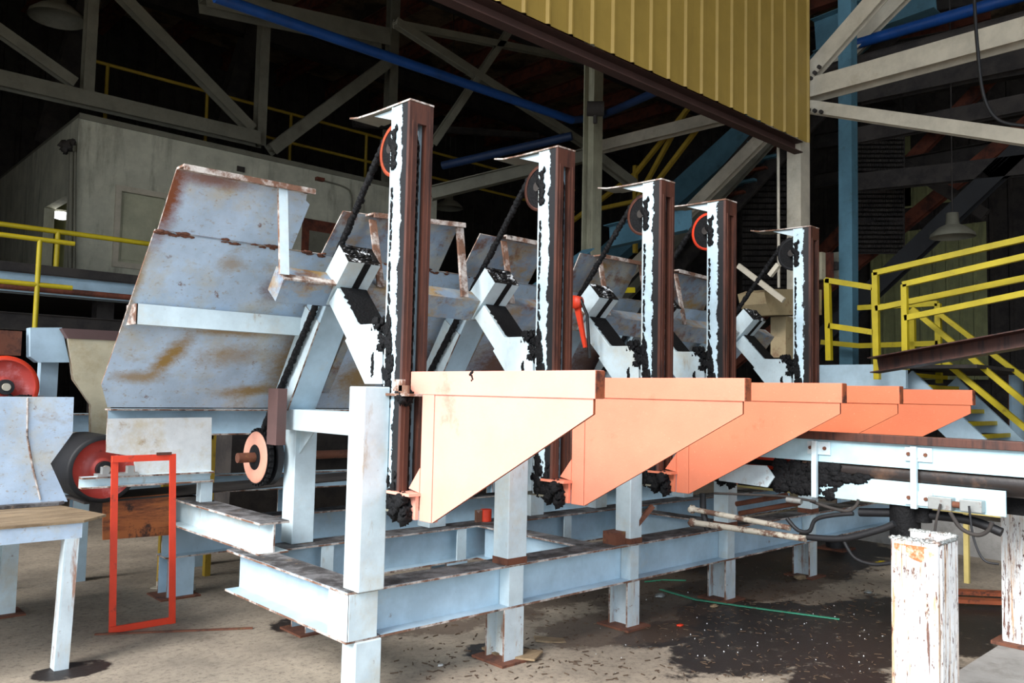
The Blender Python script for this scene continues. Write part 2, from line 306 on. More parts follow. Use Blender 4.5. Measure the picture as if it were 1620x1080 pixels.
# ------------------------------------------------------------------ setting
mb = MB(); mb.box((-8, -6, -.1), (26, 26, 0), 0); struct('floor', mb, floorm)
mb = MB(); mb.box((-3.6, -6, 10.2), (26, 5.3, 10.3), 0); mb.box((-8, 5.3, 10.2), (26, 26, 10.3), 0); struct('ceiling', mb, roofm)  # roof edge on the open side pushed out of view to cut the sun
mb = MB(); mb.box((6, -6.1, 0), (26, -6, 10.2), 0); struct('shade_wall_near', mb, darksteel)  # unseen wall added so the light falls off towards the far right
def ribs(mb, a, b, z0, z1, pitch, dep, nrm, flat=.55):
    a = V(a); b = V(b); n = V(nrm); L = (b-a).length; d = (b-a).normalized(); k = int(L/pitch)+1; prof = []
    for i in range(k):
        s = i*pitch
        for q, h in ((0, 0), (flat*pitch, 0), (flat*pitch+pitch*.08, dep), (pitch*.92-.0, dep), ):
            prof.append((s+q, h))
    pts = [a + d*s + n*h for s, h in prof]; m = len(pts)
    for off in (0, .004):
        vs = [p + V((0, 0, z0)) - n*off for p in pts] + [p + V((0, 0, z1)) - n*off for p in pts]
        mb.add(vs, [(i, i+1, m+i+1, m+i) for i in range(m-1)], 0)
    return mb
mb = MB(); ribs(mb, (-7.9, 5.2, 0), (9.9, 5.2, 0), 4.98, 10.2, .305, .022, (0, -1, 0), .78); struct('wall_front', mb, siding)
t = struct('trim_1', MB().beam((-7.9, 5.30, 4.92), (10.0, 5.30, 4.92), .12, .15, kind='C'), [darkbrown, darkbrown])
mb = MB(); ribs(mb, (-8, 20, 0), (26, 20, 0), 0, 10.2, .4, .04, (0, -1, 0), .7); struct('wall_back', mb, darksteel)
palewall = mat('pale_green_corrugated_wall', srgb(150, 152, 105), .7, 0, [(srgb(100, 98, 80), .5, .7, 2, (3, 3, .5), .7)], .05)
mb = MB(); ribs(mb, (21, -6, 0), (21, 20, 0), 0, 10.2, .4, .04, (-1, 0, 0), .7); struct('wall_right', mb, darksteel)
def wallpanel(px0, py0, px1, py1, m_, lab):
    a_, b_ = W(px0, py1, X=20.8), W(px1, py0, X=20.8); g_ = MB(); ribs(g_, (20.8, b_.y, 0), (20.8, a_.y, 0), a_.z, b_.z, .3, .03, (-1, 0, 0), .7); tag(part('wall_cladding', g_, m_), lab, 'wall cladding')

mb = MB(); mb.box((-1.6, 9.5, 0), (-1.5, 20, 10.2), 0); struct('shade_wall_left', mb, darksteel)  # unseen wall added to keep outside light off the block building
# ------------------------------------------------------------------ machine base frame
ZB0, ZB1 = .315, .572
XP = [2.40, 3.535, 4.70, 5.92, 7.28]          # posts along the front beam
XT = [2.49, 3.62, 4.68, 5.50, 6.86]           # hoist masts
fr = thing('steel_base_frame', (2.4, 3.8, 0), 'pale blue H-beam base frame standing on short legs under the sloping sheets', 'steel frame')
def ibeam(a, b, name='beam', w=.2, par=fr, z0=ZB0, z1=ZB1, m=None):
    zc = (z0+z1)/2; o = part(name, MB().beam((a[0], a[1], zc), (b[0], b[1], zc), w, z1-z0), m or [paint_shaded, rustedge], par)
    L = (V(b)-V(a)).length; d = (V(b)-V(a)).normalized(); y = V((-d.y, d.x))
    part('dirt_layer', MB().ob(((a[0]+b[0])/2, (a[1]+b[1])/2, z1+.002), (V((d.x, d.y, 0))*L/2, V((y.x, y.y, 0))*(w/2-.004), V((0, 0, .002))), 0), dirtytop, o)
    return o
ibeam((2.5, 3.76), (9.2, 3.76)); ibeam((2.5, 5.0), (9.2, 5.0)); ibeam((2.39, 3.66), (2.39, 5.1)); ibeam((2.38, 6.45), (9.0, 6.45), z0=.3, z1=.55)
ibeam((4.30, 3.86), (4.30, 4.9), w=.16); ibeam((6.0, 3.86), (6.0, 4.9), w=.16)
PX = [(2.326, 2.485, 3.62, 3.766), (3.374, 3.53, 3.64, 3.773), (4.52, 4.65, 3.64, 3.773), (5.737, 5.873, 3.64, 3.773), (7.098, 7.23, 3.64, 3.773)]
for i, (xa, xb, ya, yb) in enumerate(PX):
    part('post', MB().box((xa, ya, ZB1), (xb, yb, 1.62 if i == 0 else 1.5), 0), [paint, rustedge], fr, .006)
    if i == 0:
        part('corner_plate', MB().box((2.30, 3.66, ZB0+.012), (2.312, 3.86, ZB1-.012), 0).box((2.30, 3.655, ZB0+.012), (2.47, 3.667, ZB1-.012), 0), paint, fr)
        part('leg', MB().box((2.34, 3.65, 0), (2.50, 3.78, ZB0), 0), [paint, rustedge], fr, .006)
    else:
        part('stiffener', MB().box((xa+.04, 3.665, ZB0+.01), (xb, 3.675, ZB1-.01), 0).box((xa+.04, 3.675, ZB0+.01), (xa+.052, 3.75, ZB1-.01), 0), paint, fr)
        part('leg', MB().beam(((xa+xb)/2, 3.74, .012), ((xa+xb)/2, 3.74, ZB0), xb-xa, .17, (0, 1, 0), 'I', .014), [legm, rustedge], fr)
        part('rust_collar', MB().box((xa-.002, ya-.002, ZB1+.004), (xb+.002, yb+.002, ZB1+.045), 0), [rust], fr)
        part('foot_plate', MB().box((xa-.06, 3.6, 0), (xb+.06, 3.88, .014)), [rust, rust], fr)
for x in (2.86, 4.02, 5.2, 6.4, 7.7):
    part('leg', MB().beam((x, 5.0, .012), (x, 5.0, ZB0), .2, .2, (0, 1, 0), 'I', .014), [paint_shaded, rustedge], fr)
    part('foot_plate', MB().box((x-.16, 4.86, 0), (x+.14, 5.14, .012)), [rust, rust], fr)
    part('stiffener', MB().box((x+.0, 4.905, ZB0+.01), (x+.09, 4.915, ZB1-.01), 0), paint, fr)
for x in (2.5, 3.8, 5.2, 6.8):
    part('leg', MB().beam((x, 6.45, .012), (x, 6.45, .3), .2, .2, (0, 1, 0), 'I', .014), [paint_shaded, rustedge], fr)
    part('foot_plate', MB().box((x-.16, 6.3, 0), (x+.14, 6.6, .012)), [rust, rust], fr)
stub = ibeam((2.45, 4.78), (2.45, 6.9), 'stub_beam', .2, fr, ZB1+.002, .77, [paint, rustedge])
# ------------------------------------------------------------------ sloping sheet trough
SY = -.7467; SO = V((0, 5.2, 1.62)); SN = V((0, 1, -SY)).normalized(); SUP = V((0, SY, 1)).normalized()
def S(px, py): return PL(px, py, V((0, 1, -SY)), SO)
def sp_(x, z): return V((x, 5.2 + SY*(z-1.62), z))
tr = thing('sheet_metal_trough', (4.5, 5.2, 1.45), 'long overhanging pale blue sheet metal wall with rust stains, notched along its top', 'sheet metal trough')
XE = 7.9
ZM = S(235, 362).z
low = [sp_(1.60, 1.465), sp_(1.53, 1.6), sp_(1.575, ZM), sp_(XE-.6, ZM), sp_(XE, 2.1), sp_(XE-.3, 1.465)]
part('lower_sheet', MB().prism(low, SN*.01), [sheetm, rustedge], tr)
part('seam_flange', MB().prism([sp_(1.575, ZM-.003), sp_(XE-.6, ZM-.003), sp_(XE-.6, ZM+.004), sp_(1.575, ZM+.004)], -SN*.004), [sheetold, rustedge], tr)
fl_ = MB()
for cx_, w_ in ((1.63, .05), (1.74, .04), (2.06, .10), (2.24, .05), (2.6, .15), (3.1, .2), (3.5, .1), (4.0, .2)):
    for q in range(10): fl_.lump(sp_(cx_+random.uniform(-w_, w_), ZM+random.uniform(-.012, .008)) - SN*.004, random.uniform(.006, .014), (1.8, .4, .6), .9, 5)
tag(part('rust_flakes', fl_, rust, tr), None, None, None, 'stuff')
pan = [
 [(250, 362), (280, 266), (486, 305), (484, 317), (490, 323), (461, 396)],
 [(508, 404), (543, 334), (722, 357), (724, 361), (694, 428)],
 [(728, 434), (757, 376), (870, 392), (860, 400), (835, 450)],
 [(893, 462), (912, 412), (1004, 424), (1006, 428), (985, 470)],
 [(1020, 480), (1040, 430), (1130, 446), (1120, 480)]]
for k, pp in enumerate(pan):
    q = [S(*p) for p in pp]
    zt = max(v.z for v in q); q2 = []
    for j, v in enumerate(q):
        z = ZM+.004 if j in (0, len(q)-1) else v.z
        if k >= 2 and j in (1, 2): z = 2.72
        if k == 4 and j == 2: z = 2.7
        q2.append(sp_(v.x, z))
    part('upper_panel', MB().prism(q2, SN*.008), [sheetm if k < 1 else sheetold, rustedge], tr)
    xa, xb = q2[1].x + (0 if k == 0 else .16), q2[2].x
    a, b = sp_(xa, q2[1].z), sp_(xb, q2[2].z)
    part('top_flange', MB().ob((a+b)/2 - V((0, .045, 0)), ((b-a)/2, V((0, .055, 0)), V((0, 0, .006))), 0).ob((a+b)/2 - V((0, .1, .012)), ((b-a)/2, V((0, .004, 0)), V((0, 0, .014))), 0), [rustedge, rustedge], tr)
    if k > 0:
        a2 = sp_(xa+.03, q2[1].z-.03)
        part('strap', MB().beam(a2 - V((0, .06, 0)), V((xa+.03, 4.24, 2.235)), .05, .012, (0, 1, 0), 'box'), [rustedge, rustedge], tr)
    xs = (W(440, 305, Y=4.33).x if k == 0 else xb-.03)
    part('strap', MB().beam(V((xs, sp_(0, q2[2].z).y-.07, q2[2].z-.01)), V((xs, 4.22, 2.235)), .055, .02, (0, 1, 0), 'box'), [rustedge if k else paint, rustedge], tr)
for x in [XT[i]+.5 for i in range(5)]:
    part('rib', MB().ob((sp_(x, 1.62)+sp_(x, 2.4))/2 - SN*.03, (V((.03, 0, 0)), SUP*.5, SN*.03), 0), [sheetold, rustedge], tr)
# white channel under the first sheets
ca, cb = (S(215, 478)+S(215, 512))/2, None
ca = W(216, 496, Y=4.80)
part('channel', MB().box((ca.x, 4.80, ca.z-.058), (ca.x+1.25, 4.86, ca.z+.058), 0).box((ca.x-.004, 4.80, ca.z-.058), (ca.x+.006, 4.96, ca.z+.058), 1), [paint, rustedge], tr)
bm = MB(); L0, L1 = 2.17, XE-.4
bY, bZ = 4.333, 2.196
bm.ob(((L0+L1)/2, bY, bZ), (V(((L1-L0)/2, 0, 0)), V((0, -.048, .064)), V((0, -.05, -.0375))), 0)
part('row_beam', bm, [sheetold, rustedge], tr)
part('row_beam_lip', MB().beam((L0-.01, bY-.10, bZ+.03), (XT[0], bY-.10, bZ+.03), .05, .012, (0, -.6, .8), 'box'), [rustedge, rustedge], tr)
part('sill_beam', MB().beam((1.9, 6.3, 1.33), (XE, 6.3, 1.33), .14, .2, kind='I'), [paint_shaded, rustedge], tr)
# ------------------------------------------------------------------ brace frames
X0 = XT[0]
def yz(x, pts): return [V((x, y, z)) for y, z in pts]
b0 = thing('brace_frame', (X0, 4.3, ZB1+.005), 'pale blue elbowed brace frame at the nearest hoist mast, with a square chain guide box', 'brace frame', 'elbowed brace frames behind the hoist masts')
HEX = [(4.0, 1.967), (3.801, 1.964), (3.713, 1.868), (3.70, 1.637), (3.87, 1.636), (4.088, 1.88)]
o = part('hexagon_plate', MB().prism(yz(X0-.004, HEX), (.2, 0, 0), 0), [paint, rustedge], b0)
part('elbow', MB().prism(yz(X0, [(4.293, 2.112), (4.201, 2.193), (3.96, 1.94), (4.06, 1.87)]), (.2, 0, 0), 0), [paint, rustedge], b0, .004)
def nrm2(a, b): d = V(b)-V(a); return V((0, d.z, -d.y)).normalized()
e1, e2 = V((0, 4.205, 2.197)), V((0, 3.985, 1.97)); nn = nrm2(e1, e2)
if nn.z < 0: nn = -nn
def dirt_strip(a, b, x0, x1, n, wid=0):
    m = MB(); K = 14; top = []
    for i in range(K+1):
        p = a.lerp(b, i/K); top.append(p)
    pts = [V((x0 + .02 + .02*noise.noise(V((i*.9, 1, 2))), p.y, p.z)) + n*.003 for i, p in enumerate(top)] + [V((x1, p.y, p.z)) + n*.003 for p in reversed(top)]
    return m.prism(pts, n*.004, 0)
part('grease', dirt_strip(e1, e2, X0, X0+.2, nn), grease, b0)
GB = [(4.203, 2.437), (4.099, 2.329), (4.329, 2.114), (4.404, 2.222)]
g = [V((0, y, z)) for y, z in GB]; ax = ((g[0]-g[3])+(g[1]-g[2])).normalized()
cb_ = sum(g, V((0,0,0)))/4 + V((X0+.11, 0, 0)); wv = (g[0]-g[1])/2; Lh = .165
def tubebox(c, A, B, D, t=.01):
    m = MB(); ah, bh = A.normalized(), B.normalized()
    for s in (-1, 1):
        m.ob(c + A*s - ah*s*t/2, (ah*t/2, B, D), 0); m.ob(c + B*s - bh*s*t/2, (A - ah*t, bh*t/2, D), 0)
    return m
gbx = part('guide_box', tubebox(cb_, V((.11, 0, 0)), wv*1.02, ax*Lh), [paint, rustedge], b0)
tp = MB(); tc_ = cb_ + ax*(Lh+.003)
tp.ob(tc_ - ax*.006, (V((.105, 0, 0)), wv*.95, ax*.004), 0)
for q in range(26): tp.lump(tc_ + V((random.uniform(-.09, .09), 0, 0)) + wv*random.uniform(-.9, .9), random.uniform(.008, .018), (1.3, 1, .6), .9, 5)
for s in (-1, 1): tp.ob(tc_ + wv*s*.86, (V((.11, 0, 0)), wv*.14, ax*.004), 0); tp.ob(tc_ + V((.095*s, 0, 0)), (V((.015, 0, 0)), wv, ax*.003), 0)
greasew = mat('grease_over_white_paint', srgb(20, 19, 20), .5, 0, [(srgb(225, 228, 230), .58, .61, 12, one3, 1)], .4)
part('end_plate', tp, [greasew, greasew], gbx)
nf = -wv.normalized()
part('grease', MB().ob(cb_ - wv*1.03 - ax*.0 + V((.02, 0, 0)), (V((.022, 0, 0)), nf*.003, ax*Lh), 0), grease, gbx)
XS = X0+.10
s1 = V((XS+.1, 4.66-.03, 2.055)); s2 = V((XS+.1, 5.03-.03, 1.50))
sd = (s1-s2).normalized(); sn = V((0, -sd.z, sd.y));
part('strut', MB().beam(s2 - sn*.03*(1 if sn.y < 0 else -1), s1 + sd*.18 - sn*.03*(1 if sn.y < 0 else -1), .2, .21, sn, 'box'), [paint_shaded, rustedge], b0, .004)
part('strut_lit_side', MB().beam(s2 + V((-.1, 0, 0)) - sn*.03*(1 if sn.y < 0 else -1), s1 + V((-.1, 0, 0)) - sn*.03*(1 if sn.y < 0 else -1), .012, .21, sn, 'box'), [paint, rustedge], b0)  # paler plate puts the lit left side into the strut's colour
part('cross_member', MB().beam((XS+.09, 5.05, 1.40), (XS+.09, 3.80, 1.40), .16, .135, kind='box'), [paint, rustedge], b0, .006)
part('back_post', MB().beam((XS+.17, 5.06, ZB1+.006), (XS+.17, 5.06, 1.333), .16, .15, (0, 1, 0), 'box'), [paint, rustedge], b0, .005)
part('gusset', MB().prism([V((XS+.12, 4.985, 1.33)), V((XS+.12, 4.80, 1.33)), V((XS+.12, 4.985, 1.17))], (.012, 0, 0), 0), paint, b0)
gm = MB()
for a in range(70):
    t_ = random.random(); gm.lump((X0+random.uniform(-.008, .12), 3.70+.10*t_+random.uniform(-.02, .02), 1.88+.09*t_+random.uniform(-.09, .04)), random.uniform(.012, .028), (.6, 1, 1), .9, 6)
for a in range(14): gm.lump((X0-.004, 3.80+random.uniform(-.008, .008), 1.68+a*.009), random.uniform(.006, .013), (.4, 1, 1.4), .8, 5)
part('grease', gm, grease, b0)
ords = ['nearest', 'second nearest', 'third', 'fourth', 'farthest']
for i in range(1, 5):
    copy_tree(b0, XT[i]-X0, ['', 'pale blue elbowed brace frame at the second hoist mast, half hidden by that mast', 'pale blue elbowed brace frame at the third hoist mast, beside the hanging red chain puller', 'pale blue elbowed brace frame behind the fourth hoist mast, mostly hidden by masts', 'pale blue elbowed brace frame at the farthest mast, next to the tan hopper'][i])
# ------------------------------------------------------------------ hoist masts
mastpaint = greasy('mast_paint_with_grease_edge', .095, .13, srgb(200, 224, 234))
m0 = thing('hoist_mast', (X0, 3.5, .985), 'nearest and tallest-looking hoist mast, rusty slotted front face, orange sprocket rim', 'hoist mast', 'slotted chain hoist masts in a row')
ZT0, ZT1 = .985, 3.14
part('side_plate', MB().box((X0, 3.54, ZT0), (X0+.01, 3.675, ZT1), 0), mastpaint, m0)
part('side_plate', MB().box((X0+.116, 3.54, ZT0), (X0+.126, 3.675, ZT1), 0), mat('mast_inner_paint', srgb(200, 222, 232), .5, 0, [(BK, .58, .62, 5, (5, 5, .5), .9)], .1), m0)
part('inner_flange', MB().box((X0+.082, 3.60, ZT0), (X0+.116, 3.606, ZT1-.12), 0), paint, m0)
part('back_flange', MB().box((X0-.006, 3.675, ZT0), (X0+.035, 3.686, ZT1), 0), paint, m0)
part('back_flange', MB().box((X0+.11, 3.675, ZT0), (X0+.155, 3.686, ZT1), 0), paint, m0)
part('front_face', MB().box((X0-.003, 3.52, ZT0), (X0+.05, 3.54, ZT1), 0).box((X0+.108, 3.52, ZT0), (X0+.153, 3.56, ZT1), 0).box((X0+.05, 3.52, ZT1-.11), (X0+.108, 3.54, ZT1), 0).box((X0+.016, 3.515, ZT0), (X0+.022, 3.52, ZT1-.1), 0).box((X0+.128, 3.515, ZT0), (X0+.134, 3.52, ZT1-.1), 0), brown, m0)
cp = MB()
for k, (ya, za, yb, zb) in enumerate([(3.518, 3.142, 3.86, 3.150), (3.86, 3.150, 4.03, 3.160), (4.03, 3.160, 4.12, 3.178)]):
    cp.prism([V((X0-.005, ya, za)), V((X0+.155, ya, za)), V((X0+.155+.02*k, yb, zb)), V((X0-.005, yb, zb))], (0, 0, .010))
part('cap_plate', cp, [dimsteel, rustedge], m0)
part('cap_gusset', MB().prism(yz(X0+.02, [(3.686, 3.142), (3.90, 3.148), (3.686, 3.075)]), (.01, 0, 0), 0), paint, m0)
spc = V((X0+.064, 3.715, 2.925))
sw = part('sprocket', MB().disc(spc, (1, 0, 0), .145, .03), [grease], m0)
rim0 = part('rim', MB().rings(spc, (1, 0, 0), [(-.02, .132), (-.02, .152), (.02, .152), (.02, .132), (-.02, .132)], 48), [rimor], sw)
part('hub', MB().cyl(spc - V((.06, 0, 0)), spc + V((.06, 0, 0)), .03), [darksteel], sw)
gm = MB()
for a in range(90): gm.lump((X0+random.uniform(-.006, .01), 3.56+random.uniform(0, .12), ZT0 + abs(random.gauss(0, .09))), random.uniform(.01, .026), (.5, 1, 1.2), .9, 6)
for a in range(120): z = random.uniform(1.5, 2.0); gm.lump((X0-.002, 3.665+random.uniform(-.05, .03)*(1-abs(z-1.72)/.4), z), random.uniform(.007, .02), (.45, 1, 1.4), .9, 6)
for a in range(110): z = random.uniform(1.0, 1.6); gm.lump((X0-.002, 3.672-abs(random.gauss(0, .012)), z), random.uniform(.005, .014), (.4, 1, 2.0), .9, 5)
for a in range(60): z = random.uniform(2.0, 2.7); gm.lump((X0-.002, 3.672-abs(random.gauss(0, .006)), z), random.uniform(.003, .010), (.4, 1, 1.8), .9, 4)
for a in range(30): q = random.uniform(-1.2, 1.2); gm.lump((X0-.004, 3.66+random.uniform(-.02, .02), 2.925+.1*q), random.uniform(.01, .022), (.5, 1, 1.2), .9, 6)
part('grease', gm, grease, m0)
part('foot_bracket', MB().box((X0-.01, 3.54, ZT0-.012), (X0+.16, 3.78, ZT0), 0), [dimsteel, rustedge], m0)
ml = ['', 'second hoist mast from the left, rusty slotted face, with brown sprocket rim', 'third hoist mast, just left of the mast with a glowing orange rim', 'fourth hoist mast, shortest gap to its left neighbour, thin orange sprocket rim', 'farthest hoist mast at right with a black sprocket wheel, before the pale column']
rims = [rimor, brown, brown, redor, blackm]
for i in range(1, 5):
    c = copy_tree(m0, XT[i]-X0, ml[i])
    for ch in c.children:
        if ch.name.startswith('sprocket'):
            for r in ch.children:
                if r.name.startswith('rim'):
                    r.data = r.data.copy(); r.data.materials[0] = rims[i]
# chains: roller chain in front slot and the long slanting strand through the guide box
def chain(mb, pts, w=.024, pitch=.036):
    for a, b in zip(pts, pts[1:]):
        a = V(a); b = V(b); d = b-a; L = d.length; d.normalize(); sx = V((1, 0, 0)); up = sx.cross(d).normalized(); n = max(1, int(L/pitch))
        for i in range(n):
            c = a + d*((i+.5)*L/n); o = .5 if i % 2 else .38
            for s in (-1, 1): mb.ob(c + sx*s*w*o, (sx*.003, up*.011, d*pitch*.5), 0)
            mb.cyl(c - d*pitch*.5 - sx*w*.5, c - d*pitch*.5 + sx*w*.5, .011, 6)
    return mb
lsp = V((X0+.064, 5.25, 1.135)); rl = .19
arc = [spc + V((0, math.cos(q)*.155, math.sin(q)*.155)) for q in [math.radians(d) for d in (180, 155, 130, 105, 80, 55, 35)]]
back = spc + V((0, .155*math.cos(math.radians(35)), .155*math.sin(math.radians(35))))
lowt = lsp + V((0, -.05, .18))
chp = MB(); chain(chp, [V((X0+.064, 3.555, 1.02)), V((X0+.064, 3.545, 2.92))] + arc[1:]); chain(chp, [back, lowt + V((0, 0, .02))])
gr_ = MB()
n_ = 150
for i in range(n_):
    p = back.lerp(lowt, i/n_); gr_.lump(p + V((random.uniform(-.003, .003), random.uniform(-.004, .004), 0)), random.uniform(.017, .022), (1, 1, 1.1), n=4, rough=.5)
c0 = thing('roller_chain', (X0+.064, 3.555, 1.0), 'greasy black chain of the nearest mast, slanting down through its guide box', 'chain', 'greasy hoist chains')
part('chain_links', chp, chainm, c0); part('grease', gr_, grease, c0)
for i in range(1, 5):
    copy_tree(c0, XT[i]-X0, ['', 'greasy black chain slanting down behind the second hoist mast', 'greasy chain slanting behind the third hoist mast', 'greasy chain slanting behind the fourth hoist mast', 'greasy chain at the farthest hoist mast'][i])
# lower drive sprocket, shaft and brown chain guard
d0 = thing('drive_sprocket', lsp - V((0, 0, rl)), 'salmon pink double sprocket wheel on a rusty stub shaft at the left end', 'sprocket', 'drive sprockets on the long shaft')
part('wheel', MB().rings(lsp, (1, 0, 0), [(-.03, .085), (-.035, .16), (-.02, .175)], 40), salmon, d0)
tm = MB().disc(lsp, (1, 0, 0), .18, .045)
for i in range(30):
    q = 2*math.pi*i/30; r_ = V((0, math.cos(q), math.sin(q))); t_ = V((0, -math.sin(q), math.cos(q)))
    tm.ob(lsp + r_*.183, (V((.012, 0, 0)), r_*.014, t_*.01), 0)
part('tooth_ring', tm, grease, d0); part('rear_wheel', MB().disc(lsp + V((.07, 0, 0)), (1, 0, 0), .19, .04), [blackm], d0)
part('hub', MB().rings(lsp, (1, 0, 0), [(-.031, .001), (-.031, .075), (-.022, .095)], 30), grease, d0)
part('shaft_end', MB().cyl(lsp - V((.15, 0, 0)), lsp, .033, 20), [rust], d0)
for i in range(1, 5): copy_tree(d0, XT[i]-X0, ['', 'drive sprocket below the second brace frame, behind the forks', 'drive sprocket below the third brace frame, behind the forks', 'drive sprocket below the fourth brace frame, behind the forks', 'drive sprocket below the farthest brace frame'][i])
one('drive_shaft', MB().cyl(lsp + V((.1, 0, 0)), lsp + V((5.2, 0, 0)), .03, 16), rust, 'long rusty round drive shaft running under the sloping sheets', 'shaft')
gp = [(437, 612), (467, 612), (467, 700), (461, 706), (436, 704)]
ga = W(452, 660, X=X0+.04)
gd = MB().box((X0-.015, 4.855, 1.24), (X0+.0, 4.985, 1.60), 0).box((X0, 4.855, 1.24), (X0+.05, 4.865, 1.60), 0)
one('chain_guard', gd, [brownflat, brownflat], 'flat brown sheet steel chain guard above the salmon sprocket', 'chain guard')
# ------------------------------------------------------------------ lift forks
XF = X0+.055
def make_fork(m, label):
    f = thing('lift_fork', (XF, 3.5, .95), label, 'lift fork', 'orange triangular lift forks on the hoist masts')
    part('top_bar', MB().box((XF-.008, 2.235, 1.585), (XF+.05, 3.512, 1.703), 0), [m, orangeedge], f, .003)
    part('bar_end', MB().box((XF-.006, 2.230, 1.587), (XF+.048, 2.235, 1.701), 0), [orangeedge], f)
    part('web_plate', MB().prism(yz(XF, [(2.25, 1.585), (2.25, 1.522), (3.31, .945), (3.31, 1.585)]), (.014, 0, 0), 1), [m, orangeedge], f)
    part('vertical_flange', MB().box((XF-.006, 3.312, .945), (XF+.04, 3.41, 1.585), 0), [m, orangeedge], f, .003)
    part('upper_clamp', MB().box((XF-.09, 3.41, 1.575), (XF+.03, 3.66, 1.588), 0).box((XF-.085, 3.43, 1.588), (XF-.073, 3.51, 1.63), 0).box((X0-.03, 3.48, 1.60), (X0-.01, 3.56, 1.66), 0), [rustedge, rustedge], f)
    part('roller_bracket', MB().prism(yz(XF-.01, [(3.41, 1.21), (3.50, 1.10), (3.41, 1.085)]), (.012, 0, 0), 0).box((XF-.08, 3.40, 1.07), (XF+.03, 3.60, 1.084), 0), [m, rustedge], f)
    part('lower_lug', MB().prism(yz(XF-.03, [(3.41, 1.07), (3.52, 1.07), (3.47, .95), (3.41, .95)]), (.02, 0, 0), 0), [m, orangeedge], f)
    g = MB()
    for a in range(22): g.lump((XF-.045+random.uniform(-.03, .03), 3.50+random.uniform(-.05, .08), 1.0+random.uniform(-.05, .06)), random.uniform(.02, .035), rough=.8, n=7)
    for a in range(8): g.lump((XF-.05+random.uniform(-.03, .03), 3.53+random.uniform(-.05, .04), 1.56+random.uniform(-.02, .02)), random.uniform(.015, .03), rough=.8, n=7)
    part('grease', g, grease, f)
    return f
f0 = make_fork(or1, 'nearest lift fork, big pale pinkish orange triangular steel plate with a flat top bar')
fl = ['', 'second lift fork from the left, salmon orange triangular plate', 'third lift fork, orange triangular plate overlapping the conveyor rail', 'fourth lift fork, orange plate showing a short sloping lower edge behind the conveyor rail', 'farthest lift fork at right, strongest orange triangular plate']
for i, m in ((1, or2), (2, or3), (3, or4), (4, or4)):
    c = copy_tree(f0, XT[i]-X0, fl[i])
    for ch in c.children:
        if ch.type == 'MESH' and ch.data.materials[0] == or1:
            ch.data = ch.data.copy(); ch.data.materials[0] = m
dm = MB()
for q in range(7): dm.lump((XF-.009, 3.02+random.uniform(-.012, .012), 1.70-q*.007), .008-q*.0006, (.3, 1, 1), .8, 5)
tag(part('grease', dm, grease, f0), None, None)
# red chain puller hanging at the third mast
hp = W(912, 478, X=XT[2]-.16)
lh = thing('lever_hoist', hp - V((0, 0, .25)), 'bright red lever chain puller hanging beside the third brace frame', 'chain puller')
part('body', MB().rings(hp, (1, 0, 0), [(-.03, .001), (-.03, .05), (.03, .05), (.03, .001)], 16), redor, lh)
part('lever', MB().prism([hp + V((0, .03, -.02)), hp + V((0, -.03, -.04)), hp + V((0, -.10, -.34)), hp + V((0, -.075, -.345))], (.02, 0, 0), 0), redor, lh)
part('chain', MB().tube([hp + V((0, -.04, .02)), hp + V((.01, -.1, -.1)), hp + V((.01, -.12, -.3)), hp + V((.01, -.13, -.42))], .012), chainm, lh)
# ------------------------------------------------------------------ left: table, hopper, pulleys, guard
tz1 = .81
tb = thing('steel_bench', (1.2, 5.9, 0), 'pale blue steel bench with a weathered brown board top, in the left corner', 'bench')
part('apron', MB().box((-.6, 5.15, tz1-.085), (1.45, 5.165, tz1), 0).box((1.435, 5.165, tz1-.085), (1.45, 7.0, tz1), 0), [sheetm, rustedge], tb)
part('board_top', MB().prism([V((-.6, 5.14, tz1+.001)), V((1.455, 5.14, tz1+.001)), V((1.62, 5.30, tz1+.001)), V((1.48, 6.0, tz1+.001)), V((1.4, 7.0, tz1+.001)), V((-.6, 7.0, tz1+.001))], (0, 0, .014), 0), [wood, rust], tb)
part('leg', MB().beam((1.38, 5.19, 0), (1.40, 5.19, tz1-.085), .085, .075, (1, 0, 0), 'L', .01), [legm, paint], tb)
part('leg', MB().beam((1.40, 6.62, 0.01), (1.40, 6.62, tz1-.085), .1, .1, (0, 1, 0), 'I', .01), [paint, paint], tb)
part('foot_plate', MB().box((1.3, 6.5, 0), (1.5, 6.74, .012)), [rust, rust], tb)
YH = 5.9
hop = [W(0, 628, Y=YH), W(117, 628, Y=YH), W(115, 685, Y=YH), W(80, 733, Y=YH), W(107, 793, Y=YH), W(0, 803, Y=YH)]
hop = [V((.2, YH, hop[0].z))] + hop[1:5] + [V((.2, YH, hop[4].z-.0))]
hp_ = thing('conveyor_end_hopper', (1.0, YH, tz1+.015), 'pale blue stained steel hopper box standing on the bench at left', 'hopper')
zb = tz1+.016
hop = [V((v.x, v.y, max(v.z, zb))) for v in hop]
part('side_sheet', MB().prism(hop, (0, .014, 0)), [sheetm, rustedge], hp_)
part('seam', MB().tube([W(44, 629, Y=YH-.004), W(43, 690, Y=YH-.004), W(52, 740, Y=YH-.004), W(64, 790, Y=YH-.004)], .006), rustedge, hp_)
part('side_sheet', MB().prism([v + V((0, .75, 0)) for v in hop], (0, .014, 0)), [sheetm, rustedge], hp_)
part('spilled_dirt', MB().prism([V((.2, YH-.09, zb)), V((1.5, YH-.06, zb)), V((1.55, YH+.01, zb)), V((.2, YH+.01, zb))], (0, 0, .02), 0), dirtytop, hp_)
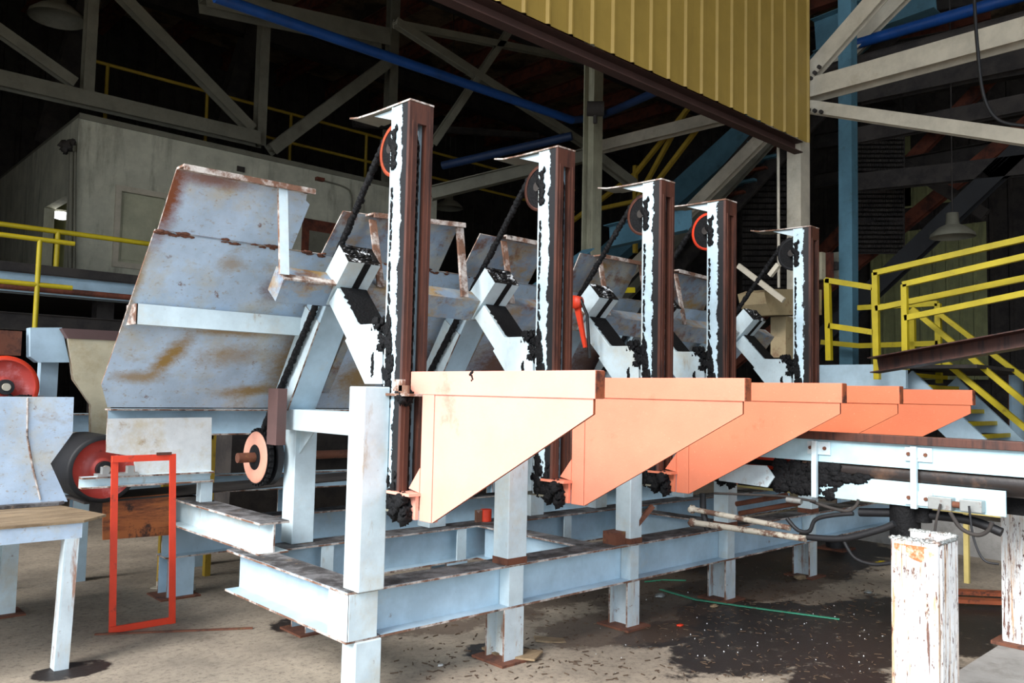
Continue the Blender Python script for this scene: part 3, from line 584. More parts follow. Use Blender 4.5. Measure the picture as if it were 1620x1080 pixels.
def pulley(name, c, r, wdt, label, cap_, tread):
    p = thing(name, c - V((0, 0, r)), label, 'pulley')
    part('tread', MB().rings(c, (0, 1, 0), [(0, r*.86), (0, r*.97), (.02, r), (wdt-.02, r), (wdt, r*.97), (wdt, r*.8)], 56), tread, p)
    part('face', MB().rings(c, (0, 1, 0), [(.0, r*.87), (.035, r*.84), (.05, r*.35), (.02, r*.30), (.02, .001)], 56), red, p)
    part('rear_face', MB().rings(c, (0, 1, 0), [(wdt-.01, r*.87), (wdt-.02, .001)], 40), red, p)
    h = part('hub', MB().cyl(c + V((0, -.03, 0)), c + V((0, .05, 0)), r*.24, 24), blackm, p)
    part('bearing_cap', MB().cyl(c + V((0, -.05, 0)), c + V((0, -.03, 0)), r*.12, 20), graysteel, h)
    return p
YP = 6.15
pc = W(165, 742, Y=YP); pulley('belt_pulley', pc, .235, .55, 'big red pulley with a black rubber belt, behind the orange frame', 1, blackm)
pc2 = W(8, 612, Y=6.5); pulley('belt_pulley', pc2, .215, .5, 'red pulley wheel at the left edge above the hopper box', 1, redor)
gfr = thing('pulley_guard_frame', (2.3, 5.95, .78), 'white stained steel guard plate on an angle frame beside the big red pulley', 'guard plate')
YG = 5.93
gpl = [W(170, 662, Y=YG), W(335, 660, Y=YG), W(334, 752, Y=YG), W(214, 757, Y=YG), W(212, 722, Y=YG), W(168, 715, Y=YG)]
guardm = mat('white_stained_plate', srgb(222, 226, 226), .5, 0, [(TAN, .5, .68, 4, one3, .7), (OC, .6, .7, 5, one3, .8), (RU, .66, .72, 8, one3, .8)], .1)
part('plate', MB().prism(gpl, (0, .012, 0)), [guardm, rustedge], gfr)
pb3 = MB()
for q in range(14): pb3.lump((pc2.x+random.uniform(-.16, .14), pc2.y-.02, pc2.z-.12+random.uniform(-.06, .05)), random.uniform(.03, .06), (1, .3, 1), .9, 6)
tag(part('torn_belt_scraps', pb3, blackm, gfr if False else [o for o in bpy.data.objects if o.get('label') == 'red pulley wheel at the left edge above the hopper box'][0]), None, None, None, 'stuff')
a, b = W(126, 768, Y=YG-.03), W(334, 762, Y=YG-.03)
zc = .955
part('rail', MB().beam((a.x, YG-.04, zc), (b.x, YG-.04, zc), .08, .075, kind='C'), [paint, rustedge], gfr)
part('leg', MB().box((b.x-.085, YG-.06, .772), (b.x, YG+.02, zc-.038), 0), [paint, rustedge], gfr)
br = MB().box((pc.x-.13, YG-.09, zc+.038), (pc.x+.13, YG+.0, zc+.055), 0).box((pc.x-.1, YG-.08, zc+.055), (pc.x-.06, YG-.03, zc+.1), 0).box((pc.x+.06, YG-.08, zc+.055), (pc.x+.1, YG-.03, zc+.1), 0)
part('bearing_block', br, [galv, rustedge], gfr)
fun = [W(107, 535, Y=6.75), W(192, 535, Y=6.75), W(175, 640, Y=6.75), W(176, 700, Y=6.75), W(144, 700, Y=6.75), W(144, 640, Y=6.75), W(116, 600, Y=6.75)]
fh = thing('funnel_chute', (2.0, 6.8, 1.2), 'cream stained funnel-shaped chute side left of the sloping sheet', 'chute')
part('chute_side', MB().prism(fun, (0, .012, 0)), [cream, rustedge], fh)
part('rim_board', MB().prism([W(98, 519, Y=6.74), W(215, 525, Y=6.74), W(215, 540, Y=6.74), W(108, 535, Y=6.74)], (0, .08, 0), 0), [brownflat, brownflat], fh)
part('chute_back', MB().prism([v + V((.02, .12, 0)) for v in fun], (0, .012, 0)), [cream, rustedge], fh)
bx = [W(48, 518, Y=6.85), W(98, 518, Y=6.85), W(110, 573, Y=6.85), W(60, 573, Y=6.85), W(48, 564, Y=6.85)]
bb = thing('belt_take_up_box', (1.5, 6.9, 1.75), 'pale blue steel box on a bracket above the left red pulley', 'steel box')
part('shell', MB().prism(bx, (0, .12, 0), 0), [paint_shaded, rustedge], bb)
part('bracket', MB().box((1.30, 6.9, 1.80), (1.46, 6.95, 1.98), 0), [rust, rustedge], bb)
part('bracket_post', MB().box((1.62, 7.0, .6), (1.74, 7.1, 1.8), 0), [paint_shaded, rustedge], bb)
cf = thing('cross_conveyor_frame', (2.0, 7.4, 0), 'blue steel conveyor frame in shade behind the big red pulley', 'conveyor frame')
part('beam', MB().beam((-1, 7.4, 1.28), (5.5, 7.4, 1.28), .12, .16), [paint_shaded, rustedge], cf)
part('beam', MB().beam((-1, 7.4, .8), (9, 7.4, .62), .12, .16), [paint_shaded, rustedge], cf)
for x in (1.2, 2.05, 3.05, 3.9, 5.2, 6.6): part('leg', MB().beam((x, 7.4, 0), (x, 7.4, 1.2), .12, .12, (0, 1, 0), 'I', .01), [paint_shaded, rustedge], cf)
one('conveyor_belt', MB().prism([V((1.75, 6.2, pc.z-.24)), V((1.75, 6.7, pc.z-.24)), V((7.5, 6.7, .9)), V((7.5, 6.2, .9))], (0, 0, .012), 0), [darksteel, darksteel], 'grey flat belt running right from the big red pulley under the sheets', 'belt')
one('yellow_guard_frame', MB().beam((2.57, 6.95, 0), (2.57, 6.95, 1.2), .05, .05, (0, 1, 0), 'box').beam((2.55, 6.95, 1.18), (2.95, 6.95, 1.18), .05, .05, kind='box').beam((2.95, 6.95, 0), (2.95, 6.95, 1.2), .05, .05, (0, 1, 0), 'box'), [dullyellow, dullyellow], 'small dull yellow steel frame in the shade right of the guard plate', 'frame')
# orange picture-like frame standing on the floor
of = thing('orange_steel_frame', (2.02, 5.7, 0), 'bright orange red rectangular steel frame standing upright on the floor at left', 'frame')
ox0, ox1, oz = 1.80, 2.215, 1.14; tx0, tx1 = 1.76, 2.165
ow = .042
def bar(p, q): return MB().beam(p, q, ow, .012, (0, 1, 0), 'box')
part('side_bar', bar((ox0+.02, 5.71, 0), (tx0+.02, 5.71, oz)), [redor, redor], of)
part('side_bar', bar((ox1-.02, 5.69, 0), (tx1-.02, 5.69, oz)), [redor, redor], of)
part('top_bar', MB().box((tx0, 5.688, oz-.042), (tx1, 5.704, oz), 0), [redor], of)
part('top_tab', MB().box((tx1-.13, 5.68, oz-.004), (tx1-.03, 5.686, oz+.014), 0), [brown], of)
part('bottom_bar', MB().box((ox0, 5.688, .002), (ox1, 5.704, .044), 0), [redor], of)
pq = [W(163, 790, Y=6.22), W(268, 781, Y=6.22), W(270, 846, Y=6.22), W(163, 854, Y=6.22)]
one('plywood_panel', MB().prism(pq, (0, .018, 0), 0), [ply, ply], 'dark stained orange plywood panel seen through the orange frame', 'panel')
# ------------------------------------------------------------------ right conveyor
XC = 4.97
tubem = mat('brown_black_roller', srgb(40, 34, 32), .35, 0, [(srgb(110, 80, 60), .5, .7, 4, one3, .7)], .1)
cyanp = mat('pale_cyan_paint', srgb(184, 218, 228), .45, 0, [(srgb(150, 170, 175), .6, .7, 3, one3, .4), (RU, .70, .74, 12, one3, .8)], .05)
cv = thing('roller_conveyor', (XC, 1.8, .98), 'pale blue conveyor side frame with a black tube, running right under the far forks', 'conveyor')
def z_(px, py): return W(px, py, X=XC).z
Ya, Yb_ = 3.28, .6
part('upper_side', MB().box((XC, Yb_, 1.215), (XC+.012, Ya, 1.352), 0), [cyanp, rustedge], cv)
lowp = MB().box((XC, 1.45, .998), (XC+.012, 2.50, 1.135), 0); part('lower_side', lowp, [cyanp, rustedge], cv)
part('end_plate', MB().prism([V((XC-.01, 3.22, 1.03)), V((XC-.01, 3.22, 1.15)), V((XC-.01, 2.86, 1.16)), V((XC-.01, 2.80, 1.09)), V((XC-.01, 2.85, 1.02))], (.012, 0, 0), 0), [paint, rustedge], cv)
part('top_rail', MB().beam((XC+.0, Yb_, 1.378), (XC+.0, Ya-.2, 1.378), .07, .05, kind='box'), [brown, rustedge], cv, .004)
part('roller_tube', MB().cyl((XC+.085, .5, 1.17), (XC+.085, 2.62, 1.17), .075, 28), tubem, cv)
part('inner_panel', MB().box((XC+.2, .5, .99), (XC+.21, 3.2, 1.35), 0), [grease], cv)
for zz in (1.19, 1.13): part('flat_bar', MB().box((XC+.09, 2.72, zz), (XC+.11, 3.25, zz+.022), 0), [redor], cv)
gm = MB()
for a in range(200):
    y = random.uniform(2.40, 2.80); gm.lump((XC+random.uniform(0.002, .01), y, random.uniform(1.01, 1.19)), random.uniform(.015, .035), (.25, 1.4, 1), .8, 6)
for a in range(40): gm.lump((XC+.003, random.uniform(2.2, 2.42), random.uniform(1.11, 1.15)), random.uniform(.015, .03), (.5, 1.5, .7), .8, 7)
part('grease', gm, grease, cv)
for px in (1293, 1450):
    y = W(px, 740, X=XC).y
    h = part('hanger', MB().box((XC-.04, y-.012, .99), (XC-.01, y+.022, 1.345), 0), [paint, rustedge], cv, .004)
    for zz in (1.27, 1.02):
        if px == 1293 and zz < 1.1: continue
        pb = part('bolt_plate', MB().box((XC-.012, y-.09, zz-.01), (XC-.002, y+.06, zz+.07), 0), [paint, rustedge], cv)
        for q_ in (-.055, .04): part('bolt', MB().cyl((XC-.02, y+q_, zz+.03), (XC-.012, y+q_, zz+.03), .012, 6), rust, pb)
part('cable_box', MB().box((XC-.07, W(1512, 800, X=XC).y, 1.005), (XC-.003, W(1475, 800, X=XC).y, 1.075), 0), [galv], cv, .004, 'grey square cable box')
part('cable_box', MB().box((XC-.07, W(1560, 800, X=XC).y, 1.01), (XC-.003, W(1525, 800, X=XC).y, 1.075), 0), [galv], cv, .004, 'rusty cable box')
part('cable_fitting', MB().cyl((XC-.04, W(1528, 800, X=XC).y, 1.04), (XC-.04, W(1508, 800, X=XC).y, 1.04), .018, 12), [rust], cv)
cable = lambda nm, pts, r, m, lab: one(nm, MB().tube([V(p) for p in pts], r), m, lab, 'cable' if 'cable' in nm else 'hose')
def smooth(pts, n=8):
    out = []; P = [pts[0]]+list(pts)+[pts[-1]]; P = [V(p) for p in P]
    for i in range(1, len(P)-2):
        for k in range(n):
            t = k/n; out.append(.5*((2*P[i]) + (P[i+1]-P[i-1])*t + (2*P[i-1]-5*P[i]+4*P[i+1]-P[i+2])*t*t + (3*P[i]-P[i-1]-3*P[i+1]+P[i+2])*t**3))
    return out + [P[-2]]
def wc(l, X): return smooth([W(p[0], p[1], X=X) for p in l])
for nm, l, X, r, m, lab in [
    ('power_cable', [(1488, 797), (1481, 825), (1478, 852)], XC-.09, .007, darksteel, 'thin cable dropping from the grey cable box'),
    ('power_cable', [(1503, 810), (1520, 835), (1545, 846), (1562, 840), (1570, 825)], XC-.1, .011, darksteel, 'grey looping cable below the two cable boxes'),
    ('power_cable', [(1533, 800), (1540, 850), (1556, 885), (1580, 892)], XC-.1, .006, blackm, 'thin black cable curling down by the right post'),
    ('hydraulic_hose', [(1360, 810), (1440, 812), (1530, 822), (1585, 842)], XC+.1, .026, blackm, 'thick black hose along the underside of the conveyor'),
    ('hydraulic_hose', [(1265, 848), (1330, 852), (1390, 838), (1415, 828)], XC-.1, .02, blackm, 'thick black hose running to the black motor'),
    ('hydraulic_hose', [(1282, 792), (1310, 802), (1340, 808), (1354, 800), (1358, 790)], XC-.12, .01, darksteel, 'grey hose curving up under the grease patch'),
    ('hydraulic_hose', [(1245, 820), (1262, 838), (1280, 840), (1290, 822), (1315, 815), (1350, 812)], XC-.12, .013, blackm, 'black looped hose under the third fork tip'),
    ('hydraulic_hose', [(1112, 780), (1113, 810), (1120, 838)], XC-.1, .022, blackm, 'short vertical black hose below the third fork'),
    ('hydraulic_hose', [(1130, 780), (1180, 782), (1240, 785), (1290, 793)], XC-.14, .008, darksteel, 'thin dark hose running to the chrome coupling'),
    ('hydraulic_hose', [(1330, 845), (1350, 880), (1380, 892), (1410, 890)], XC+.2, .012, blackm, 'black hose trailing onto the floor behind the cut post')]:
    one(nm, MB().tube(wc(l, X), r), m, lab, 'cable' if 'cable' in nm else 'hose')
one('hose_coupling', MB().cyl(W(1245, 790, X=XC-.14), W(1268, 793, X=XC-.14), .018, 14), galv, 'chrome coupling at the end of the thin dark hose', 'coupling')
rodm = mat('flaking_rod_paint', srgb(190, 182, 165), .7, 0, [(srgb(90, 58, 42), .47, .55, 9, one3, .95)], .3)
for k, (a, b, r, lab) in enumerate([((1095, 805), (1250, 835), .018, 'upper white-flaked rusty rod below the third fork'), ((1095, 826), (1275, 852), .02, 'lower white-flaked rusty rod below the third fork')]):
    A = W(*a, X=XC-.12); B = W(*b, X=XC-.12)
    one('actuator_rod', MB().cyl(A, B, r, 14).lump(A, .03, rough=.3), rodm, lab, 'rod')
for k, (a, b, lab) in enumerate([((1165, 797), (1245, 783), 'upper rusty linkage rod slanting up to the chrome coupling'), ((1170, 812), (1265, 795), 'lower rusty linkage rod slanting up under the conveyor')]):
    one('linkage_rod', MB().cyl(W(*a, X=XC+.25), W(*b, X=XC+.25), .018, 12), rust, lab, 'rod')
mo = W(1432, 822, X=XC+.1)
mt = thing('drive_motor', mo - V((0, 0, .12)), 'black greasy motor hanging below the conveyor behind the cut post', 'motor')
part('casing', MB().cyl(mo + V((0, 0, -.10)), mo + V((0, 0, .12)), .085, 24), grease, mt)
part('flange', MB().cyl(mo + V((0, -.10, .0)), mo + V((0, -.10, .12)), .05, 16), grease, mt)
fm = W(1322, 868, Z=0)
ms = thing('hydraulic_pump', fm, 'black pump unit standing on the floor behind the looping hoses', 'pump')
part('body', MB().cyl(fm + V((0, 0, 0.02)), fm + V((0, 0, .36)), .10, 24), blackm, ms); part('lid', MB().cyl(fm + V((0, 0, .36)), fm + V((0, 0, .41)), .07, 20), blackm, ms)
part('base', MB().box(fm + V((-.15, -.15, 0)), fm + V((.15, .15, .02))), [rust, rust], ms)
# small angle bracket and pipe stub on front beam at third post
ab = W(985, 850, Y=3.66)
bk = thing('angle_bracket', (4.45, 3.72, ZB1+.004), 'rusty torn steel bracket on the front beam left of the third post', 'bracket')
part('block', MB().box((4.42, 3.68, ZB1+.004), (4.58, 3.8, ZB1+.09), 0), [rust], bk)
part('strut', MB().beam((4.56, 3.69, ZB1+.06), (4.72, 3.6, ZB1+.26), .03, .03, kind='box'), [rust, rust], bk)
rb = W(769, 807, Y=5.0)
rbk = thing('red_capped_can', (rb.x, 5.0, ZB1+.005), 'small orange red can standing on the rear base beam', 'can')
part('body', MB().cyl((rb.x, 5.0, ZB1+.006), (rb.x, 5.0, ZB1+.1), .045, 20), redor, rbk); part('bracket_plate', MB().box((rb.x-.11, 4.99, ZB1+.006), (rb.x-.05, 5.01, ZB1+.1)), [rustedge, rustedge], rbk)
# ------------------------------------------------------------------ foreground cut posts, plinth
cps = thing('cut_off_post', (3.45, 1.25, 0), 'white rust-streaked H-section post cut off short, its torch-cut top scorched orange', 'post', 'white rust-streaked posts at the right')
Yc = 1.3
pa, pb_, pcx = W(1410, 852, Y=Yc), W(1482, 860, Y=Yc), W(1513, 852, Y=Yc)
q0 = W(1410, 900, X=3.2); q1 = W(1484, 900, X=3.2)
yA, yB = q0.y, q1.y
ztp = W(1445, 856, X=3.2).z
part('flange', MB().box((3.2, yB, 0), (3.216, yA, ztp), 0), [streak], cps)
part('flange', MB().box((3.38, yB-.0, 0), (3.396, yA, ztp+.01), 0), [streak], cps)
part('web', MB().box((3.216, (yA+yB)/2-.006, 0), (3.38, (yA+yB)/2+.006, ztp), 0), [streak], cps)
part('cover_plate', MB().box((3.225, yB-.004, 0), (3.385, yB+.008, ztp-.005), 0), [streak], cps)
part('web', MB().box((3.193, yA-.055, 0), (3.2, yA-.035, ztp-.02), 0).box((3.193, yB+.03, 0), (3.2, yB+.045, ztp-.02), 0), [streak], cps)
sg = MB()
K = 30
for i in range(K):
    f = i/K; sg.lump((3.208, yA+(yB-yA)*f, ztp+.002+.004*math.sin(i*1.7)), .011, (.8, 1, .7), .8, 5); sg.lump((3.388, yA+(yB-yA)*f, ztp+.012), .010, (.8, 1, .7), .8, 5); sg.lump((3.21+.17*f, yB+.002, ztp+.001), .010, (1, .8, .7), .8, 5)
part('cut_edge', sg, galv, cps)
scorch = mat('heat_scorched_paint', srgb(228, 110, 60), .6, 0, [(srgb(240, 215, 190), .5, .6, 8, one3, .8)], .1)
sc_ = []
ns = 12
top = [V((3.1985, yA-.012 + (yB+.012-yA+.012)*i/ns, ztp-.015)) for i in range(ns+1)]
bot = [V((3.1985, p.y, ztp-.035-.035*math.sin(math.pi*(i/ns)**1.5)+.006*noise.noise(V((i*1.3, 0, 0))))) for i, p in enumerate(top)]
part('scorch_mark', MB().prism(top + bot[::-1], (-.0008, 0, 0), 0), scorch, cps)
pz = .16
pll = thing('concrete_plinth', (6.0, 1.3, 0), 'low grey concrete plinth under the right-edge post', 'plinth')
pk = [W(1517, 1060, Z=pz), W(1582, 1019, Z=pz)]; dd = (pk[1]-pk[0]).normalized()
e0 = pk[0] - dd*1.2; e1_ = pk[1] + dd*.25
part('block', MB().prism([V((e0.x, e0.y, 0)), V((e1_.x, e1_.y, 0)), V((e1_.x+.1, e1_.y-1.2, 0)), V((e0.x+.1, e0.y-1.2, 0))], (0, 0, pz), 0), [concm], pll)
rp = W(1586, 1015, Z=pz+.012); ry = rp.y; rx = rp.x
rpost = thing('bolted_post', (rx+.15, ry-.15, pz), 'white rust-streaked post at the right edge, standing on a concrete plinth', 'post', 'white rust-streaked posts at the right')
zt = W(1583, 779, X=rx, ).z
part('base_plate', MB().box((rx-.05, ry-.45, pz+.001), (rx+.35, ry+.05, pz+.02)), [rust, rust], rpost)
part('flange', MB().box((rx, ry-.26, pz+.02), (rx+.016, ry, zt), 0), [streak], rpost)
part('flange', MB().box((rx+.24, ry-.26, pz+.02), (rx+.256, ry, zt), 0), [streak], rpost)
part('web', MB().box((rx+.016, ry-.14, pz+.02), (rx+.24, ry-.128, zt), 0), [streak], rpost)
# ------------------------------------------------------------------ floor litter
pts = [W(1045, 932, Z=.006), W(1100, 948, Z=.006), W(1200, 962, Z=.006), W(1328, 979, Z=.006)]
m = MB()
for a, b in zip(pts, pts[1:]): m.ob((a+b)/2, ((b-a)/2, V((0, 0, 1)).cross((b-a)  .normalized())*.017, V((0, 0, .002))), 0)
one('packing_strap', m, green, 'green plastic packing strap lying across the oil-stained floor', 'strap')
one('packing_strap', MB().tube([W(1020, 920, Z=.006), W(1050, 917, Z=.006), W(1085, 918, Z=.006)], .006), green, 'short green strap end under the far frame', 'strap')
for k, (px, py, sx, sy, lab) in enumerate([(835, 1035, .09, .07, 'small wooden block beside the foot of the second post'), (783, 1028, .07, .05, 'rust-coloured wood scrap at the second post foot, left side'), (870, 1012, .10, .05, 'pale thin wood chip on the floor right of the second post')]):
    c = W(px, py, Z=.02 if k < 2 else .004); a = .5+k
    one('wood_scrap', MB().ob(c, (V((math.cos(a), math.sin(a), .05*k))*sx, V((-math.sin(a), math.cos(a), 0))*sy, V((0, 0, .006))), 0), [wood, wood], lab, 'wood scrap')
one('wood_strip', MB().beam(W(150, 1003, Z=.006), W(400, 993, Z=.006), .02, .01, kind='box'), [rust, rust], 'long thin dark wood strip lying on the floor below the orange frame', 'wood strip')
one('steel_offcut', MB().beam(W(243, 925, Z=.02), W(305, 930, Z=.02), .08, .04, kind='L', t=.006), [graysteel, graysteel], 'short white angle offcut on the floor behind the orange frame', 'offcut')
lt = MB(); random.seed(3)
for i in range(1100):
    px, py = (random.uniform(620, 1400), random.uniform(880, 1075)) if i % 3 else (random.gauss(1150, 130), random.gauss(935, 28))
    if py < 875: continue
    c = W(px, py, Z=.004); a = random.uniform(0, 3.14); L = random.uniform(.004, .024)
    lt.ob(c, (V((math.cos(a), math.sin(a), 0))*L, V((-math.sin(a), math.cos(a), 0))*.0028, V((0, 0, .0022))), 0)
tag(part('wood_debris', lt, drygrass), 'bark chips and splinters strewn over the floor', 'debris', None, 'stuff')
lt = MB()
for i in range(90):
    px, py = random.gauss(1230, 140), random.gauss(990, 40)
    if py < 900 or px > 1400: continue
    c = W(px, py, Z=.004); lt.lump(c, random.uniform(.0015, .005), rough=.4, n=4)
tag(part('white_specks', lt, litter), 'tiny white specks scattered on the black oil stain', 'debris', None, 'stuff')
for nm, px, py, rr, m_, lab, ct in [('crumpled_rag', 1076, 990, .022, redor, 'tiny orange crumpled rag on the floor near the third post', 'rag'), ('paper_scrap', 697, 1053, .016, litter, 'small white paper scrap on the floor at bottom left of the second post', 'paper'), ('metal_scrap', 1374, 938, .03, galv, 'small shiny metal scrap on the floor left of the cut post', 'scrap'), ('yellow_tape_scrap', 1395, 892, .05, yellow, 'yellow tape scrap on the floor behind the cut post', 'tape'), ('plastic_scrap', 1045, 944, .04, galv, 'crumpled clear-grey plastic scrap in the dirt near the green strap', 'scrap'), ('bark_chunk', 1265, 915, .05, wood, 'bark chunk on the dark floor under the hoses', 'bark'), ('bark_chunk', 1130, 960, .03, wood, 'small bark chunk beside the green strap', 'bark')]:
    c = W(px, py, Z=0); one(nm, MB().lump(c + V((0, 0, rr*.28)), rr, (1.4, .9, .35), .7, 8), m_, lab, ct)
# ------------------------------------------------------------------ building steel
def col(name, px0, px1, py, Yp, z0, z1, m, lab, kind='box', dep=None, cat='column'):
    dep = .2; a, b = W(px0, py, Y=Yp+dep), W(px1, py, Y=Yp); wd = abs(b.x-a.x); x = (a.x+b.x)/2
    g = MB().beam((x, Yp+dep/2, z0), (x, Yp+dep/2, z1), wd, dep, (0, 1, 0), 'I', .018)
    return one(name, g, [m, m], lab, cat, 'building columns' if cat == 'column' else None)
# facade column at the end of the yellow siding: H section
one('building_column', MB().beam((10.295, 5.46, 0), (10.295, 5.46, 10.1), .25, .2, (0, 1, 0), 'box'), [graysteel, graysteel], 'pale grey column at the right end of the yellow siding', 'column', 'building columns')
one('building_column', MB().beam((11.87, 5.5, 2.0), (11.87, 5.5, 9), .2, .2, (0, 1, 0), 'box'), [teal, teal], 'light blue column behind the yellow gate rails', 'column', 'building columns')
col('building_column', 921, 952, 300, 7.6, 0, 10.1, olive, 'pale H-section column left of centre behind the second and third masts', 'I')
YT = 12.95
tw = dict(YT=12.4)
col('building_column', 402, 424, 150, YT, 5.7, 10.1, dimsteel, 'grey column rising from the white block building above its right half', 'I')
col('building_column', 128, 152, 100, YT, 5.7, 10.1, dimsteel, 'grey column rising from the white block building at its left corner', 'I')
col('building_column', 608, 630, 120, YT, 3.0, 10.1, dimsteel, 'dim grey column behind the top of the nearest mast', 'I')
def mem(name, a, b, Y, w_, m, lab, cat, kind='I', X=None, d=None, grp=None):
    A = W(*a, X=X) if X is not None else W(*a, Y=Y); B = W(*b, X=X) if X is not None else W(*b, Y=Y)
    up = V((0, 1, 0)) if X is None else V((1, 0, 0))
    return one(name, MB().beam(A, B, w_, d or w_, up, kind, .014), [m, m], lab, cat, grp)
G1 = 'steel girders and braces under the roof'
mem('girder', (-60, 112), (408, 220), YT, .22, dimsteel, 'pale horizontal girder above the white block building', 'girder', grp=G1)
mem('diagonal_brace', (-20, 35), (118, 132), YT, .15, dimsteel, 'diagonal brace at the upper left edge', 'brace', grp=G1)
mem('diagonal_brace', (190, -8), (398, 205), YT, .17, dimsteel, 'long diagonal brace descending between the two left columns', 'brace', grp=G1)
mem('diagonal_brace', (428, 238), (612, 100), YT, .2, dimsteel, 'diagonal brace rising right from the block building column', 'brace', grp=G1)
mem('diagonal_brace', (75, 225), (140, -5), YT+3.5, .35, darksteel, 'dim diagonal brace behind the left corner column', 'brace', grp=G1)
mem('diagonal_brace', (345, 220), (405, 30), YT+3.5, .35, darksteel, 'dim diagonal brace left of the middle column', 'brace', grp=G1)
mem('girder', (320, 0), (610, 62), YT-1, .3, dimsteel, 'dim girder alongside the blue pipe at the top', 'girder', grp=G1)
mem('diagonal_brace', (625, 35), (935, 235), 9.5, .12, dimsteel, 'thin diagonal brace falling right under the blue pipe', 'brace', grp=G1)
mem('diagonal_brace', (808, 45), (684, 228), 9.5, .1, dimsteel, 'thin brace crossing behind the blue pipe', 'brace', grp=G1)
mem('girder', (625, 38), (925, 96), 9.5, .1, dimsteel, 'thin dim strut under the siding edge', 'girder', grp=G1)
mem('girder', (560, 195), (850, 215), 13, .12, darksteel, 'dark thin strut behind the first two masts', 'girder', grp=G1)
one('girder', MB().beam(W(682, 306, X=7.5), W(930, 245, X=9.6), .2, .2, (0, 0, 1), 'I'), [dimsteel, dimsteel], 'grey girder running from the nearest mast to the middle column', 'girder', G1)
mem('girder', (930, 238), (1142, 186), 0, .2, graysteel, 'pale girder from the middle column to the siding edge', 'girder', X=11.5, grp=G1)
mem('diagonal_brace', (940, 245), (1002, 292), 8, .14, dimsteel, 'short bolted brace at the middle column', 'brace', grp=G1)
XR = 10.3
mem('girder', (1270, 147), (1660, 40), 0, .26, graysteel, 'big pale girder running to the upper right edge', 'girder', X=XR, grp=G1)
mem('diagonal_brace', (1272, 128), (1395, -12), 0, .22, graysteel, 'pale bolted brace rising right from the right column', 'brace', X=XR, d=.12, grp=G1)
mem('girder', (1272, 168), (1660, 224), 0, .16, graysteel, 'pale bolted strut sloping down to the right edge', 'girder', X=XR, grp=G1)
bt = MB()
for p in [(1279, 173), (1289, 175), (1299, 177), (1283, 124), (1289, 115), (1296, 106), (1274, 47), (1273, 58)]:
    c = W(*p, X=XR-.14); bt.cyl(c - V((.02, 0, 0)), c + V((.02, 0, 0)), .028, 6)
one('gusset_bolts', bt, darksteel, 'dark bolt heads on the bolted brace ends at the right column', 'bolts')
# blue pipes
pp = [W(340, -5, Y=8.2), W(905, 190, Y=8.2)]; d_ = pp[1]-pp[0]
one('blue_pipe', MB().cyl(pp[0], pp[1], .06, 20), bluepipe, 'long bright blue pipe sloping across the top of the picture', 'pipe')
e = pp[1]
one('blue_pipe', MB().tube(smooth([e, e + V((.25, -.35, .05)), W(1045, 142, Y=6.2)]), .055, 12), bluepipe_dim, 'dark blue pipe branch with a valve under the siding', 'pipe')
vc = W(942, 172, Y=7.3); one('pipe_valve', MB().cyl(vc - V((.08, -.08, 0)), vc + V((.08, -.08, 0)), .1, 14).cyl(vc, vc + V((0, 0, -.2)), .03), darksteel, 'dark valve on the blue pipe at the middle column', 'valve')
one('blue_pipe', MB().cyl(W(700, 262, Y=11), W(905, 215, Y=9), .07, 16), bluepipe_dim, 'dim blue pipe behind the first two masts', 'pipe')
one('blue_pipe', MB().cyl(W(1300, 85, X=12.5), W(1640, -14, X=12.5), .085, 16), bluepipe, 'blue pipe rising to the upper right corner', 'pipe')
one('grey_pipe', MB().cyl(W(1300, 112, X=12.3), W(1640, 22, X=12.3), .085, 16), darksteel, 'grey pipe below the upper right blue pipe', 'pipe')
one('teal_girder', MB().beam(W(1290, 60, X=13.5), W(1480, -12, X=13.5), .3, .6, (0, 0, 1), 'I'), [teal, teal], 'wide teal girder in the upper right', 'girder')
# roof purlins
for i in range(13):
    x = 1.0 + i*1.45
    one('roof_purlin', MB().beam((x, 5.5, 9.7), (x, 19.8, 9.7), .2, .35, kind='I'), [redbrown, redbrown], 'dark red roof purlin, one of the parallel row under the roof deck', 'purlin', 'roof purlins')
for i, y in enumerate((8.5, 12.4, 16.5)):
    one('roof_girder', MB().beam((-1, y, 9.3), (20.8, y, 9.3), .25, .45, kind='I'), [darksteel, darksteel], 'dark girder crossing under the purlins, %s from the opening' % ['first', 'second', 'third'][i], 'girder')
# ------------------------------------------------------------------ mezzanine and block building (left)
YB = 12.6
cx = W(125, 185, Y=YB).x; ztop = W(125, 185, Y=YB).z; zbot = 2.95
bld = thing('block_building', (cx+3, YB+3, zbot), 'white stained block-walled control room on the mezzanine at upper left', 'building')
wx0, wx1 = W(192, 300, Y=YB).x, W(262, 310, Y=YB).x; wz0, wz1 = W(195, 415, Y=YB).z, W(195, 303, Y=YB).z
xe = 9.6
m = MB()
m.box((cx, YB, zbot), (wx0, YB+.2, ztop), 0).box((wx0, YB, zbot), (wx1, YB+.2, wz0), 0).box((wx0, YB, wz1), (wx1, YB+.2, ztop), 0).box((wx1, YB, zbot), (xe, YB+.2, ztop), 0)
part('front_wall', m, boothm, bld)
m = MB(); dy0, dy1 = W(107, 300, X=cx).y, W(70, 330, X=cx).y; 
m.box((cx, YB+.2, zbot), (cx+.15, dy0, ztop), 0).box((cx, dy0, ztop-1.05), (cx+.15, dy1, ztop), 0).box((cx, dy1, zbot), (cx+.15, YB+6.5, ztop), 0)
part('side_wall', m, boothm, bld)
m = MB(); m.box((cx+.6, YB+.2, zbot), (cx+.65, YB+6, ztop), 0); part('recess_wall', m, palewall, bld)
part('roof_slab', MB().box((cx, YB, ztop), (xe, YB+6.5, ztop+.05), 0), [dimsteel], bld)
